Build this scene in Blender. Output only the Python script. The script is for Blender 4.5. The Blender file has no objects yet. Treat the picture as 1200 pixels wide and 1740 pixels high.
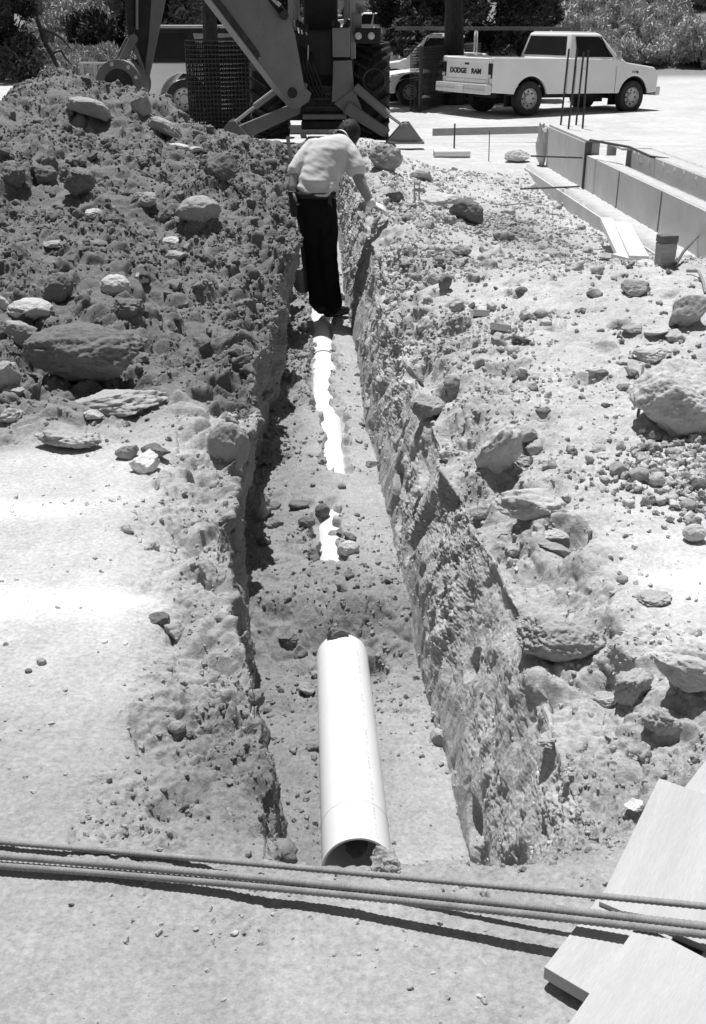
import bpy, bmesh, math, random, os
import numpy as np
from mathutils import Vector, Matrix, noise as mnoise
from mathutils.bvhtree import BVHTree
random.seed(7); RNG = np.random.default_rng(11)
QUAL = float(os.environ.get('TQ', '1.0'))          # mesh density used while testing
sc = bpy.context.scene; COL = sc.collection
PI = math.pi
# ------------------------------------------------------------------ camera
F = 1770.0; V0 = 40.0; CX = 600.0; CY = 870.0; EYE = 1.6
TH = math.atan((CY - V0) / F); CT, ST = math.cos(TH), math.sin(TH)
cam_d = bpy.data.cameras.new('camera'); cam = bpy.data.objects.new('camera', cam_d); COL.objects.link(cam)
cam_d.sensor_fit = 'VERTICAL'; cam_d.sensor_height = 36.0; cam_d.lens = F / 1740 * 36
cam_d.clip_start = 0.05; cam_d.clip_end = 2000
cam.location = (0, 0, EYE); cam.rotation_euler = (PI / 2 - TH, 0, 0)
sc.camera = cam
def ray(u, v):
    w = -(v - CY) / F
    return Vector(((u - CX) / F, CT + w * ST, -ST + w * CT))
def atY(u, v, Y):
    d = ray(u, v); return Vector((0, 0, EYE)) + d * (Y / d.y)
def atZ(u, v, Z):
    d = ray(u, v); return Vector((0, 0, EYE)) + d * ((Z - EYE) / d.z)
def ux(u, y): return (u - CX) / F * (y * CT + .5)
def depth(p): return p.y * CT + (EYE - p.z) * ST      # distance along the optical axis
# ------------------------------------------------------------------ light
SUN_EL, SUN_AZ = math.radians(73), math.radians(-16)   # azimuth measured from +Y towards +X
w = bpy.data.worlds.new('World'); sc.world = w; w.use_nodes = True
nt = w.node_tree; bg = nt.nodes['Background']; sky = nt.nodes.new('ShaderNodeTexSky')
sky.sky_type = 'NISHITA'; sky.sun_disc = False; sky.sun_elevation = SUN_EL; sky.sun_rotation = SUN_AZ
bw = nt.nodes.new('ShaderNodeRGBToBW')
nt.links.new(sky.outputs[0], bw.inputs[0]); nt.links.new(bw.outputs[0], bg.inputs[0]); bg.inputs[1].default_value = 0.052
sd = bpy.data.lights.new('sun', 'SUN'); sun = bpy.data.objects.new('sun', sd); COL.objects.link(sun)
sd.energy = 4.6; sd.angle = math.radians(0.55)
sdir = Vector((math.sin(SUN_AZ) * math.cos(SUN_EL), math.cos(SUN_AZ) * math.cos(SUN_EL), math.sin(SUN_EL)))
sun.rotation_euler = sdir.to_track_quat('Z', 'Y').to_euler()
sun.location = (0, 0, 30)
sc.view_settings.view_transform = 'Standard'; sc.view_settings.look = 'None'
sc.view_settings.exposure = 0.29; sc.view_settings.gamma = 1.0
sc.render.engine = 'CYCLES'
sc.cycles.max_bounces = 5; sc.cycles.diffuse_bounces = 3; sc.cycles.transparent_max_bounces = 8
# ------------------------------------------------------------------ materials
MATS = {}
def mat(name, val, rough=0.8, spec=0.3, metal=0.0, var=0.12, scale=8.0, bump=0.0, bscale=60.0, attr=None,
        stretch=None, dirt=0.0, dirtval=0.3, fine=0.0):
    """procedural grey material: base value with two noises of variation, optional dust and bump"""
    if name in MATS: return MATS[name]
    m = bpy.data.materials.new(name); m.use_nodes = True; t = m.node_tree; N = t.nodes; L = t.links
    b = N['Principled BSDF']; b.inputs['Roughness'].default_value = rough
    b.inputs['Specular IOR Level'].default_value = spec; b.inputs['Metallic'].default_value = metal
    tc = N.new('ShaderNodeTexCoord'); co = tc.outputs['Object']
    if stretch:
        mp = N.new('ShaderNodeMapping'); mp.inputs['Scale'].default_value = stretch; L.new(co, mp.inputs[0]); co = mp.outputs[0]
    def noise(s, d=6.0, r=0.6):
        n = N.new('ShaderNodeTexNoise'); n.inputs['Scale'].default_value = s; n.inputs['Detail'].default_value = d
        n.inputs['Roughness'].default_value = r; L.new(co, n.inputs['Vector']); return n.outputs[0]
    def rng(x, a, c2, lo=0.3, hi=0.7):
        r = N.new('ShaderNodeMapRange'); r.inputs[1].default_value = lo; r.inputs[2].default_value = hi
        r.inputs[3].default_value = a; r.inputs[4].default_value = c2; L.new(x, r.inputs[0]); return r.outputs[0]
    def mul(a, c2):
        k = N.new('ShaderNodeMath'); k.operation = 'MULTIPLY'
        for i, q in enumerate((a, c2)):
            if isinstance(q, (int, float)): k.inputs[i].default_value = q
            else: L.new(q, k.inputs[i])
        return k.outputs[0]
    v = mul(rng(noise(scale), 1 - var, 1 + var), val)
    if fine: v = mul(v, rng(noise(scale * 14, 4.0, 0.7), 1 - fine, 1 + fine))
    if attr:
        a = N.new('ShaderNodeAttribute'); a.attribute_name = attr; v = mul(v, a.outputs['Fac'])
    if dirt:
        mx = N.new('ShaderNodeMix'); mx.data_type = 'FLOAT'; L.new(rng(noise(scale * 0.7, 8.0, 0.7), 0, dirt, 0.42, 0.62), mx.inputs[0])
        L.new(v, mx.inputs[2]); mx.inputs[3].default_value = dirtval; v = mx.outputs[0]
    cmb = N.new('ShaderNodeCombineColor')
    for i in range(3): L.new(v, cmb.inputs[i])
    L.new(cmb.outputs[0], b.inputs['Base Color'])
    if bump:
        bm_ = N.new('ShaderNodeBump'); bm_.inputs['Strength'].default_value = 1.0; bm_.inputs['Distance'].default_value = bump
        L.new(noise(bscale, 10.0, 0.72), bm_.inputs['Height']); L.new(bm_.outputs[0], b.inputs['Normal'])
    MATS[name] = m; return m
# ------------------------------------------------------------------ object helpers
def link(o, parent=None):
    COL.objects.link(o)
    if parent is not None: o.parent = parent
    return o
def tag(o, label=None, cat=None, group=None, kind=None):
    if label: o['label'] = label
    if cat: o['category'] = cat
    if group: o['group'] = group
    if kind: o['kind'] = kind
    return o
def empty(name, loc, rz=0, label=None, cat=None, group=None):
    o = bpy.data.objects.new(name, None); COL.objects.link(o); o.location = loc; o.rotation_euler = (0, 0, rz)
    o.empty_display_size = 0.1
    return tag(o, label, cat, group)
def mesh_np(name, V, Fc, m, smooth=True, attr=None, parent=None):
    """mesh object from numpy arrays; Fc is (n,3) or (n,4)"""
    me = bpy.data.meshes.new(name); V = np.asarray(V, np.float32); Fc = np.asarray(Fc, np.int32)
    me.vertices.add(len(V)); me.vertices.foreach_set('co', V.ravel())
    k = Fc.shape[1]; me.loops.add(Fc.size); me.loops.foreach_set('vertex_index', Fc.ravel())
    me.polygons.add(len(Fc)); me.polygons.foreach_set('loop_start', np.arange(0, Fc.size, k, dtype=np.int32))
    me.update(calc_edges=True)
    me.polygons.foreach_set('use_smooth', np.full(len(Fc), smooth))
    if attr is not None:
        a = me.attributes.new('albedo', 'FLOAT', 'POINT'); a.data.foreach_set('value', np.asarray(attr, np.float32))
    me.materials.append(m)
    return link(bpy.data.objects.new(name, me), parent)
class MB:
    """collects shapes in a bmesh and links them as one mesh object"""
    def __init__(s): s.bm = bmesh.new()
    def box(s, c, size, R=None):
        M = Matrix.Translation(Vector(c)) @ (R.to_4x4() if R is not None else Matrix.Identity(4)) @ Matrix.Diagonal((*size, 1))
        bmesh.ops.create_cube(s.bm, size=1, matrix=M); return s
    def beam(s, a, b, w, h, up=(0, 0, 1), w2=None, h2=None):
        """box-section beam from a to b, w wide across, h tall along up"""
        a, b = Vector(a), Vector(b); d = (b - a).normalized(); u = Vector(up)
        x = d.cross(u)
        if x.length < 1e-4: x = d.cross(Vector((1, 0, 0)))
        x.normalize(); u = x.cross(d)
        w2 = w if w2 is None else w2; h2 = h if h2 is None else h2
        vs = []
        for p, ww, hh in ((a, w, h), (b, w2, h2)):
            for sx, sz in ((-1, -1), (1, -1), (1, 1), (-1, 1)):
                vs.append(s.bm.verts.new(p + x * (sx * ww / 2) + u * (sz * hh / 2)))
        for f in ((0, 1, 2, 3), (7, 6, 5, 4), (0, 4, 5, 1), (1, 5, 6, 2), (2, 6, 7, 3), (3, 7, 4, 0)):
            s.bm.faces.new([vs[i] for i in f])
        return s
    def tube(s, pts, r, n=10, cap=True):
        """tube along points; r is a number or one per point"""
        pts = [Vector(p) for p in pts]; rs = r if isinstance(r, (list, tuple)) else [r] * len(pts)
        rings = []; prev = None
        for i, p in enumerate(pts):
            d = (pts[min(i + 1, len(pts) - 1)] - pts[max(i - 1, 0)]).normalized()
            if prev is None:
                x = d.cross(Vector((0, 0, 1)))
                if x.length < 1e-3: x = d.cross(Vector((1, 0, 0)))
            else: x = prev - d * prev.dot(d)
            x.normalize(); prev = x; y = d.cross(x)
            rings.append([s.bm.verts.new(p + (x * math.cos(2 * PI * k / n) + y * math.sin(2 * PI * k / n)) * rs[i]) for k in range(n)])
        for a, b in zip(rings, rings[1:]):
            for k in range(n): s.bm.faces.new((a[k], a[(k + 1) % n], b[(k + 1) % n], b[k]))
        if cap:
            s.bm.faces.new(rings[0][::-1]); s.bm.faces.new(rings[-1])
        return s
    def lathe(s, c, axis, prof, n=32):
        """revolve (offset along axis, radius) pairs about an axis through c"""
        c = Vector(c); d = Vector(axis).normalized(); x = d.orthogonal().normalized(); y = d.cross(x); rings = []
        for t, r in prof:
            rings.append([s.bm.verts.new(c + d * t + (x * math.cos(2 * PI * k / n) + y * math.sin(2 * PI * k / n)) * max(r, 1e-4)) for k in range(n)])
        for a, b in zip(rings, rings[1:]):
            for k in range(n): s.bm.faces.new((a[k], a[(k + 1) % n], b[(k + 1) % n], b[k]))
        return s
    def prism(s, pts, o, ax, ay, az, d0, d1):
        """polygon pts (in ax, ay) extruded from d0 to d1 along az"""
        o, ax, ay, az = map(Vector, (o, ax, ay, az)); A = []; B = []
        for p, q in pts:
            A.append(s.bm.verts.new(o + ax * p + ay * q + az * d0)); B.append(s.bm.verts.new(o + ax * p + ay * q + az * d1))
        n = len(pts); s.bm.faces.new(A[::-1]); s.bm.faces.new(B)
        for i in range(n): s.bm.faces.new((A[i], A[(i + 1) % n], B[(i + 1) % n], B[i]))
        return s
    def face(s, pts): s.bm.faces.new([s.bm.verts.new(Vector(p)) for p in pts]); return s
    def build(s, name, m, parent=None, bevel=0, smooth=False, seg=2, ang=35):
        bmesh.ops.recalc_face_normals(s.bm, faces=s.bm.faces[:])
        me = bpy.data.meshes.new(name); s.bm.to_mesh(me); s.bm.free(); me.materials.append(m)
        o = link(bpy.data.objects.new(name, me), parent)
        if smooth:
            for p in me.polygons: p.use_smooth = True
            me.set_sharp_from_angle(angle=math.radians(ang))
        if bevel:
            b = o.modifiers.new('bevel', 'BEVEL'); b.width = bevel; b.segments = seg; b.limit_method = 'ANGLE'; b.angle_limit = math.radians(30)
            b.harden_normals = False
        return o
def copy_tree(o, parent=None):
    c = o.copy(); COL.objects.link(c)
    if parent is not None: c.parent = parent
    for ch in list(o.children): copy_tree(ch, c)
    return c
# ------------------------------------------------------------------ numpy noise
def _h(ix, iy, iz, seed):
    with np.errstate(over='ignore'):
        h = (ix.astype(np.uint32) * np.uint32(374761393)) ^ (iy.astype(np.uint32) * np.uint32(668265263)) ^ (iz.astype(np.uint32) * np.uint32(2246822519)) ^ np.uint32(seed * 3266489917 & 0xffffffff)
        h = (h ^ (h >> np.uint32(13))) * np.uint32(1274126177); h ^= h >> np.uint32(16)
    return h
def vnoise(x, y, z, seed=1):
    """value-gradient noise about -1..1 on arrays"""
    fx, fy, fz = np.floor(x), np.floor(y), np.floor(z); ix, iy, iz = fx.astype(np.int64), fy.astype(np.int64), fz.astype(np.int64)
    tx, ty, tz = (x - fx).astype(np.float32), (y - fy).astype(np.float32), (z - fz).astype(np.float32)
    sx, sy, sz = tx * tx * (3 - 2 * tx), ty * ty * (3 - 2 * ty), tz * tz * (3 - 2 * tz)
    out = 0
    for a in (0, 1):
        wx = sx if a else 1 - sx
        for b in (0, 1):
            wy = sy if b else 1 - sy
            for c in (0, 1):
                h = _h(ix + a, iy + b, iz + c, seed)
                gx = (h & np.uint32(1023)).astype(np.float32) / 511.5 - 1; gy = ((h >> np.uint32(10)) & np.uint32(1023)).astype(np.float32) / 511.5 - 1
                gz = ((h >> np.uint32(20)) & np.uint32(1023)).astype(np.float32) / 511.5 - 1
                out = out + wx * wy * (sz if c else 1 - sz) * (gx * (tx - a) + gy * (ty - b) + gz * (tz - c))
    return out * 1.35
def worley(x, y, z, seed=1):
    """F1 and F2 distances and the id hash of the nearest cell point (0..1)"""
    fx, fy, fz = np.floor(x), np.floor(y), np.floor(z); ix, iy, iz = fx.astype(np.int64), fy.astype(np.int64), fz.astype(np.int64)
    f1 = np.full(x.shape, 9.0, np.float32); f2 = f1.copy(); idh = np.zeros(x.shape, np.float32)
    tx, ty, tz = (x - fx).astype(np.float32), (y - fy).astype(np.float32), (z - fz).astype(np.float32)
    for a in (-1, 0, 1):
        for b in (-1, 0, 1):
            for c in (-1, 0, 1):
                h = _h(ix + a, iy + b, iz + c, seed)
                px = (h & np.uint32(1023)).astype(np.float32) / 1023 + a - tx; py = ((h >> np.uint32(10)) & np.uint32(1023)).astype(np.float32) / 1023 + b - ty
                pz = ((h >> np.uint32(20)) & np.uint32(1023)).astype(np.float32) / 1023 + c - tz
                d = px * px + py * py + pz * pz
                n = d < f1; f2 = np.where(n, f1, np.minimum(f2, d)); f1 = np.where(n, d, f1)
                idh = np.where(n, ((h >> np.uint32(7)) & np.uint32(4095)).astype(np.float32) / 4095, idh)
    return np.sqrt(f1), np.sqrt(f2), idh
def sstep(a, b, x):
    t = np.clip((x - a) / (b - a), 0, 1); return t * t * (3 - 2 * t)
# ------------------------------------------------------------------ ground: one sheet with trench, spoil heap and banks
def table(xs, ys, Z, nx=240, ny=240, blur=5):
    xs, ys, Z = np.array(xs, float), np.array(ys, float), np.array(Z, float)
    gx = np.linspace(xs[0], xs[-1], nx); gy = np.linspace(ys[0], ys[-1], ny)
    A = np.array([np.interp(gx, xs, r) for r in Z]); B = np.array([np.interp(gy, ys, A[:, i]) for i in range(nx)]).T
    for _ in range(blur):
        P = np.pad(B, 1, mode='edge'); B = (P[:-2, 1:-1] + P[2:, 1:-1] + P[1:-1, :-2] + P[1:-1, 2:] + 2 * P[1:-1, 1:-1]) / 6
    def f(x, y):
        i = np.clip((x - xs[0]) / (xs[-1] - xs[0]) * (nx - 1), 0, nx - 1.001); j = np.clip((y - ys[0]) / (ys[-1] - ys[0]) * (ny - 1), 0, ny - 1.001)
        i0, j0 = i.astype(int), j.astype(int); a, b = i - i0, j - j0
        return (B[j0, i0] * (1 - a) + B[j0, i0 + 1] * a) * (1 - b) + (B[j0 + 1, i0] * (1 - a) + B[j0 + 1, i0 + 1] * a) * b
    return f
# left side: heights over distance from the left lip (columns) and Y (rows)
left_t = table([0, .25, .5, .9, 1.4, 2.0, 2.7, 3.4, 4.2, 5.5, 7.5, 12],
 [0, 3.4, 4.1, 4.6, 5.2, 6, 8, 10, 12, 12.8, 14, 15.5, 17],
 [[0] * 12, [0, 0, 0, 0, 0, 0, 0, 0, 0, 0, 0, 0], [.02, .02, .01, 0, 0, 0, 0, 0, 0, 0, 0, 0],
  [.05, .05, .06, .08, .08, .06, .05, 0, 0, 0, 0, 0], [.06, .07, .1, .17, .22, .25, .25, .2, .1, 0, 0, 0],
  [.08, .1, .16, .26, .36, .44, .47, .45, .35, .2, 0, 0], [.16, .2, .27, .38, .52, .64, .7, .68, .6, .4, .1, 0],
  [.24, .26, .32, .46, .62, .80, .80, .52, .35, .2, .05, 0], [.3, .33, .4, .56, .80, 1.08, 1.10, .50, .25, .1, .0, 0],
  [.28, .3, .36, .48, .70, 1.0, 1.04, .45, .2, .1, 0, 0], [.2, .2, .25, .3, .35, .45, .5, .5, .4, .2, 0, 0],
  [.04, .04, .04, .05, .06, .08, .1, .1, .08, 0, 0, 0], [0] * 12])
right_t = table([0, .3, .6, 1.0, 1.5, 2.1, 2.6, 4.5, 8],
 [0, 2.5, 3.5, 4.5, 5.3, 6.2, 7.2, 8.4, 10, 12, 13.2, 14.5, 16, 18],
 [[0] * 9, [-.02, 0, 0, .01, .01, 0, 0, 0, 0], [0, .02, .03, .04, .03, .04, .04, 0, 0], [.02, .06, .08, .1, .12, .12, .1, 0, 0],
  [.06, .1, .15, .2, .24, .25, .2, .05, 0], [.1, .16, .24, .28, .33, .34, .27, .1, 0], [.15, .18, .12, .06, .10, .12, .1, 0, 0],
  [.2, .24, .12, .03, .0, -.07, -.05, 0, 0], [.24, .22, .12, .03, -.04, -.13, -.10, 0, 0], [.28, .28, .16, .04, -.03, -.14, -.12, 0, 0],
  [.36, .36, .2, .05, 0, -.02, 0, 0, 0], [.2, .15, .05, 0, 0, 0, 0, 0, 0], [0] * 9, [0] * 9])
def far_z(x, y):
    """gentle fall of the yard beyond the digging, then the rise of the slope behind"""
    z = -0.28 * sstep(14, 22, y)
    start = np.interp(x / np.maximum(y, 1), [-.45, -.2, -.02, .06, .14, .4], [44, 42, 46, 46, 50, 50])
    slope = np.interp(x / np.maximum(y, 1), [-.45, -.2, -.02, .05, .12, .2, .4], [.22, .2, .09, .085, .16, .22, .26])
    return z + np.maximum(0, y - start) * slope * sstep(0, 12, y - start + 4)
lipL = lambda y: np.interp(y, [1.5, 2.3, 2.9, 3.8, 5.7, 7.7, 10.2, 13, 20], [-.16, -.27, -.37, -.44, -.46, -.5, -.62, -.72, -.95])
flrR = lambda y: np.interp(y, [1.5, 1.9, 2.4, 3.9, 5, 6.4, 8.5, 10.8, 13, 20], [.34, .37, .37, .25, .15, .06, -.05, -.13, -.2, -.45])
lipW = lambda y: np.interp(y, [1.8, 3.9, 8, 13], [.16, .18, .15, .12])
tdep = lambda y: sstep(1.66, 2.12, y) * (1 - sstep(11.9, 13.3, y))
# pipeline: centre line and height of the pipe crown
def pipe_x(y): return np.interp(y, [2.3, 3.5, 7.7, 12.5], [.017, -.036, -.232, -.46])
def crown(y): return np.interp(y, [2.37, 3.62, 3.7, 4.4, 7.5, 12.5], [-.58, -.70, -.70, -.67, -.565, -.50])
PR = 0.107
def floor_z(x, y):
    base = np.interp(y, [1.5, 3.0, 3.6, 3.95, 4.3, 5, 8, 13], [-.79, -.80, -.80, -.68, -.68, -.65, -.58, -.50])
    dx = x - pipe_x(y)
    n = vnoise(x * 3.1, y * 3.1, x * 0 + 3.3, 21) * .5 + vnoise(x * 8, y * 8, x * 0 + 9.1, 22) * .35
    ex = np.zeros_like(y)
    for a, b, side in ((4.26, 4.82, -.045), (5.27, 6.3, .045), (6.2, 6.6, -.03), (6.45, 7.1, -.045), (7.0, 8.75, -.0), (8.9, 11, -.06)):
        k = sstep(a - .06, a + .06, y + n * .22) * (1 - sstep(b - .1, b + .1, y + n * .35)); k *= sstep(-.05, -.01, -np.abs(dx - side) + .05 * (1 + .4 * (a > 6.9)) - .015 + n * .08 + .055 * vnoise(x * 24, y * 11, x * 0 + 4, 23))
        ex = np.maximum(ex, k)
    ex *= (y > 3.7)
    hump = np.exp(-(dx / .17) ** 2) * sstep(3.66, 3.92, y)
    cov = crown(y) + .035 + n * .03
    z = base * (1 - hump) + np.maximum(cov, base) * hump
    bury = sstep(3.66, 3.95, y + .12 * np.abs(dx)) * (1 - sstep(4.1, 4.3, y)); z = z + bury * .05 * (1 + n)
    z = np.where(ex > 0, z * (1 - ex) + (crown(y) - .036) * ex, z)
    return z, ex
def sm(z, base): return z
# row and column parameters
nrow = int(1700 * QUAL)
Yr = np.concatenate([np.exp(np.linspace(math.log(.55), math.log(17.5), nrow)), np.exp(np.linspace(math.log(17.6), math.log(420), int(260 * max(QUAL, .6))))])
nA, nB, nC, nD, nE = [int(k * QUAL) for k in (430, 110, 190, 250, 480)]
def edgedist(n, p): t = np.linspace(0, 1, n, endpoint=False); return t ** p
rows = []
Y = Yr[:, None]
n1 = vnoise(Yr * 1.1, Yr * 0 + .5, Yr * 0, 31) * .10 + vnoise(Yr * 3.3, Yr * 0 + 2.5, Yr * 0, 32) * .08 + vnoise(Yr * 8, Yr * 0 + 2.5, Yr * 0, 35) * .035
n2 = vnoise(Yr * 1.2, Yr * 0 + 7.5, Yr * 0, 33) * .07 + vnoise(Yr * 3.7, Yr * 0 + 4.5, Yr * 0, 34) * .04
td = tdep(Yr); amp = np.minimum(1, .4 + Yr / 5)
nearw = 1 - sstep(3.2, 4.4, Yr)
LL = lipL(Yr) + n1 * td * amp - .02 * nearw * td; LF = lipL(Yr) + .03 - (.075 + .06 * (1 - sstep(4.5, 7, Yr))) * td * (1 - nearw) + .03 * nearw * td + n1 * .45 * td; RF = flrR(Yr) + n2 * .35 * td; RL = flrR(Yr) + lipW(Yr) + n2 * td * amp
half = 1.4 + .52 * Yr
P_x, P_kind, P_t = [], [], []
# section A: outer left -> left lip
tA = 1 - (1 - np.linspace(0, 1, nA, endpoint=False)) ** 1.0
far_left = -half - .0
XA = far_left[:, None] + (LL - far_left)[:, None] * tA[None, :]
tB = np.linspace(0, 1, nB, endpoint=False); tC = np.linspace(0, 1, nC, endpoint=False); tD = np.linspace(0, 1, nD, endpoint=False); tE = np.linspace(0, 1, nE)
XB = LL[:, None] + (LF - LL)[:, None] * tB; XC = LF[:, None] + (RF - LF)[:, None] * tC; XD = RF[:, None] + (RL - RF)[:, None] * tD
XE = RL[:, None] + (half - RL)[:, None] * tE ** 1.05
X = np.concatenate([XA, XB, XC, XD, XE], 1); YY = np.broadcast_to(Y, X.shape).copy()
sec = np.concatenate([np.full(len(t), k) for k, t in enumerate((tA, tB, tC, tD, tE))])
Z = np.zeros_like(X); Fz = far_z(X, YY)
dL = LL[:, None] - X; dR = X - RL[:, None]
shN = vnoise(X * 1.7, YY * 1.7, X * 0 + 1, 41)
def left_surf(d, x, y, tdd):
    sh = -.08 * (1 - sstep(0, .3 + .1, d + 0 * y)) * tdd
    return left_t(np.maximum(d, 0), y) + sh
def right_surf(d, x, y, tdd):
    w_ = np.interp(y, [1.8, 3, 5], [.3, .32, .2])
    sh = -.13 * (1 - sstep(0, 1, d / w_)) * tdd
    return right_t(np.maximum(d, 0), y) + sh
TD = td[:, None]
ZL = left_surf(dL, X, YY, TD * (1 + .5 * shN)); ZR = right_surf(dR, X, YY, TD * (1 + .5 * shN))
lip_lz = left_surf(np.zeros_like(Y), LL[:, None], Y, TD); lip_rz = right_surf(np.zeros_like(Y), RL[:, None], Y, TD)
ZF, EX = floor_z(X, YY)
ZFl, _ = floor_z(LF[:, None], Y); ZFr, _ = floor_z(RF[:, None], Y)
ZFd = np.minimum(ZF, 9)
gl = lip_lz * 0 + np.minimum(lip_lz, lip_rz)
mixd = lambda zf, top: top + (zf - top) * TD
Z = np.where(sec == 0, ZL, Z)
tb = np.concatenate([tA * 0, tB, tC * 0, tD, tE * 0])[None, :]
Z = np.where(sec == 1, lip_lz + (mixd(ZFl, lip_lz) - lip_lz) * tb, Z)
mid = (X - LF[:, None]) / (RF - LF)[:, None]
Z = np.where(sec == 2, (lip_lz * (1 - mid) + lip_rz * mid) * (1 - TD) + ZF * TD, Z)
Z = np.where(sec == 3, mixd(ZFr, lip_rz) + (lip_rz - mixd(ZFr, lip_rz)) * (tb ** .85), Z)
Z = np.where(sec == 4, ZR, Z)
Z = Z + Fz
# roughness and albedo masks ---------------------------------------------------
d_edge = np.where(sec == 0, dL, np.where(sec == 4, dR, 0))
band = .28 + .12 * shN
rough = np.zeros_like(X); alb = np.zeros_like(X)
nz = vnoise(X * .9, YY * .9, X * 0 + 5, 51); nz2 = vnoise(X * 2.6, YY * 2.6, X * 0 + 6, 52)
# left
pile = sstep(3.75, 4.35, YY + .25 * nz2 - .25 * sstep(1.2, .4, dL)) * (1 - sstep(15.2, 16.2, YY + nz)) * (1 - sstep(5.5, 6.8, dL))
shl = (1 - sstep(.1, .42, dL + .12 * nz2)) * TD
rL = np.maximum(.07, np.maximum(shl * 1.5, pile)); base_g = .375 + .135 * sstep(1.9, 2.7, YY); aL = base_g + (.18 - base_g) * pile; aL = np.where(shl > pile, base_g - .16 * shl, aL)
# pale dust and blotches
aL = aL * (1 - .06 * nz - .05 * nz2)
# right
bankR = (1 - sstep(.2, .5 + .2, dR + .2 * nz2)) * TD
flatR = np.exp(-((YY - 2.75) / .62) ** 2) * sstep(.18, .38, dR + .08 * nz2)
far_bank = sstep(3.3, 4.2, YY + .3 * nz2) * (1 - sstep(12.6, 14.2, YY + nz * .8)) * (1 - sstep(3.0, 3.8, dR))
rR = np.maximum.reduce([.08 + 0 * X, bankR * .95, .62 * far_bank]); rR = np.where(YY < 3.6, rR * (1 - .7 * flatR), rR)
rub = (YY < 2.6) * sstep(1.55, 1.75, YY) * (1 - sstep(.35, .75, dR + .1 * nz2)); rR = np.maximum(rR, 1.1 * rub)
dark_patch = np.exp(-((X - 1.35) / .55) ** 2 - ((YY - 8.9) / 1.2) ** 2) + .7 * np.exp(-((X - 1.0) / .5) ** 2 - ((YY - 6.9) / .45) ** 2)
aR = .45 + .05 * sstep(2, 3, YY) - .06 * bankR - .02 * far_bank - .19 * dark_patch; aR = aR + .09 * flatR
aR = aR * (1 - .06 * nz - .05 * nz2)
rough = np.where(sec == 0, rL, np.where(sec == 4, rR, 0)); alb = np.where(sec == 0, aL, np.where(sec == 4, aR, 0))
yard = sstep(14, 17, YY)
# walls and floor
rough = np.where(sec == 1, .9 * TD + .08, rough); alb = np.where(sec == 1, .25 * TD + .40 * (1 - TD), alb)  # left wall colour lowered to paint in its shade
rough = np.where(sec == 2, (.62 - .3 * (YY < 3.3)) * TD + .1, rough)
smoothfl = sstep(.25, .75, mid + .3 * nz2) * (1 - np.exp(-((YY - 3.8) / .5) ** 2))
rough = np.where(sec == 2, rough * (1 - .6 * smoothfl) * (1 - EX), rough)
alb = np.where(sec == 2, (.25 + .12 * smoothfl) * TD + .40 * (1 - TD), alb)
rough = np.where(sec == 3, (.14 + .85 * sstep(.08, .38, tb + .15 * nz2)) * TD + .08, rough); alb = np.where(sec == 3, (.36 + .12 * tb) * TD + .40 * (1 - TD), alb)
endfill = sstep(12.0, 12.8, YY) * (1 - sstep(14.8, 16, YY)) * ((sec >= 1) & (sec <= 3))
rough = np.maximum(rough, endfill * .9); alb = np.where(endfill > .4, .24, alb)
patch = np.clip(vnoise(X * 2.1, YY * 2.1, X * 0, 88) + .5 * vnoise(X * 5, YY * 5, X * 0, 89) - .22, 0, .5) * ((sec == 0) | (sec == 4) | (YY < 1.7)) * (YY < 5)
rough = np.maximum(rough, np.minimum(patch * 1.6, .42))
nearband = np.exp(-((YY - 1.83) / .17) ** 2) * ((X > -.62) & (X < 1.0)); rough = np.maximum(rough, .85 * nearband)
alb = alb * (1 - .22 * np.exp(-((YY - 1.80) / .2) ** 2) * sstep(-.75, -.3, X) * (1 - sstep(.8, 1.1, X)))
# limewash-like pale dust streaks across the hard ground
st = np.exp(-((YY - 2.83 - .05 * nz2 - .06 * X) / .11) ** 2) * ((sec == 0) | (sec == 4)) * np.where(X < 0, (1 - sstep(-.75, -.5, X)), sstep(.85, 1.05, X))
st2 = np.exp(-((YY - 3.42 - .05 * nz2) / .10) ** 2) * (sec == 0) * (1 - sstep(-1.15, -.85, X)) * .8
alb = alb + (.72 - alb) * np.clip(st * 1.1 + st2, 0, 1); rough *= (1 - .8 * np.clip(st + st2, 0, 1))
alb = np.where(YY > 15.5, .50 - .05 * nz - .10 * vnoise(X * .5, YY * 1.6, X * 0, 97) - .07 * vnoise(X * 1.6, YY * 6, X * 0, 98), alb); farb = sstep(41, 47, YY); alb = alb * (1 - farb) + .20 * farb
rough = np.where(YY > 15.5, .06, rough)
for _ in range(3):
    P = np.pad(rough, ((1, 1), (1, 1)), mode='edge'); rough = (P[:-2, 1:-1] + P[2:, 1:-1] + P[1:-1, :-2] + P[1:-1, 2:] + P[1:-1, 1:-1]) / 5
    P = np.pad(alb, ((1, 1), (1, 1)), mode='edge'); alb = (P[:-2, 1:-1] + P[2:, 1:-1] + P[1:-1, :-2] + P[1:-1, 2:] + P[1:-1, 1:-1]) / 5
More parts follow.
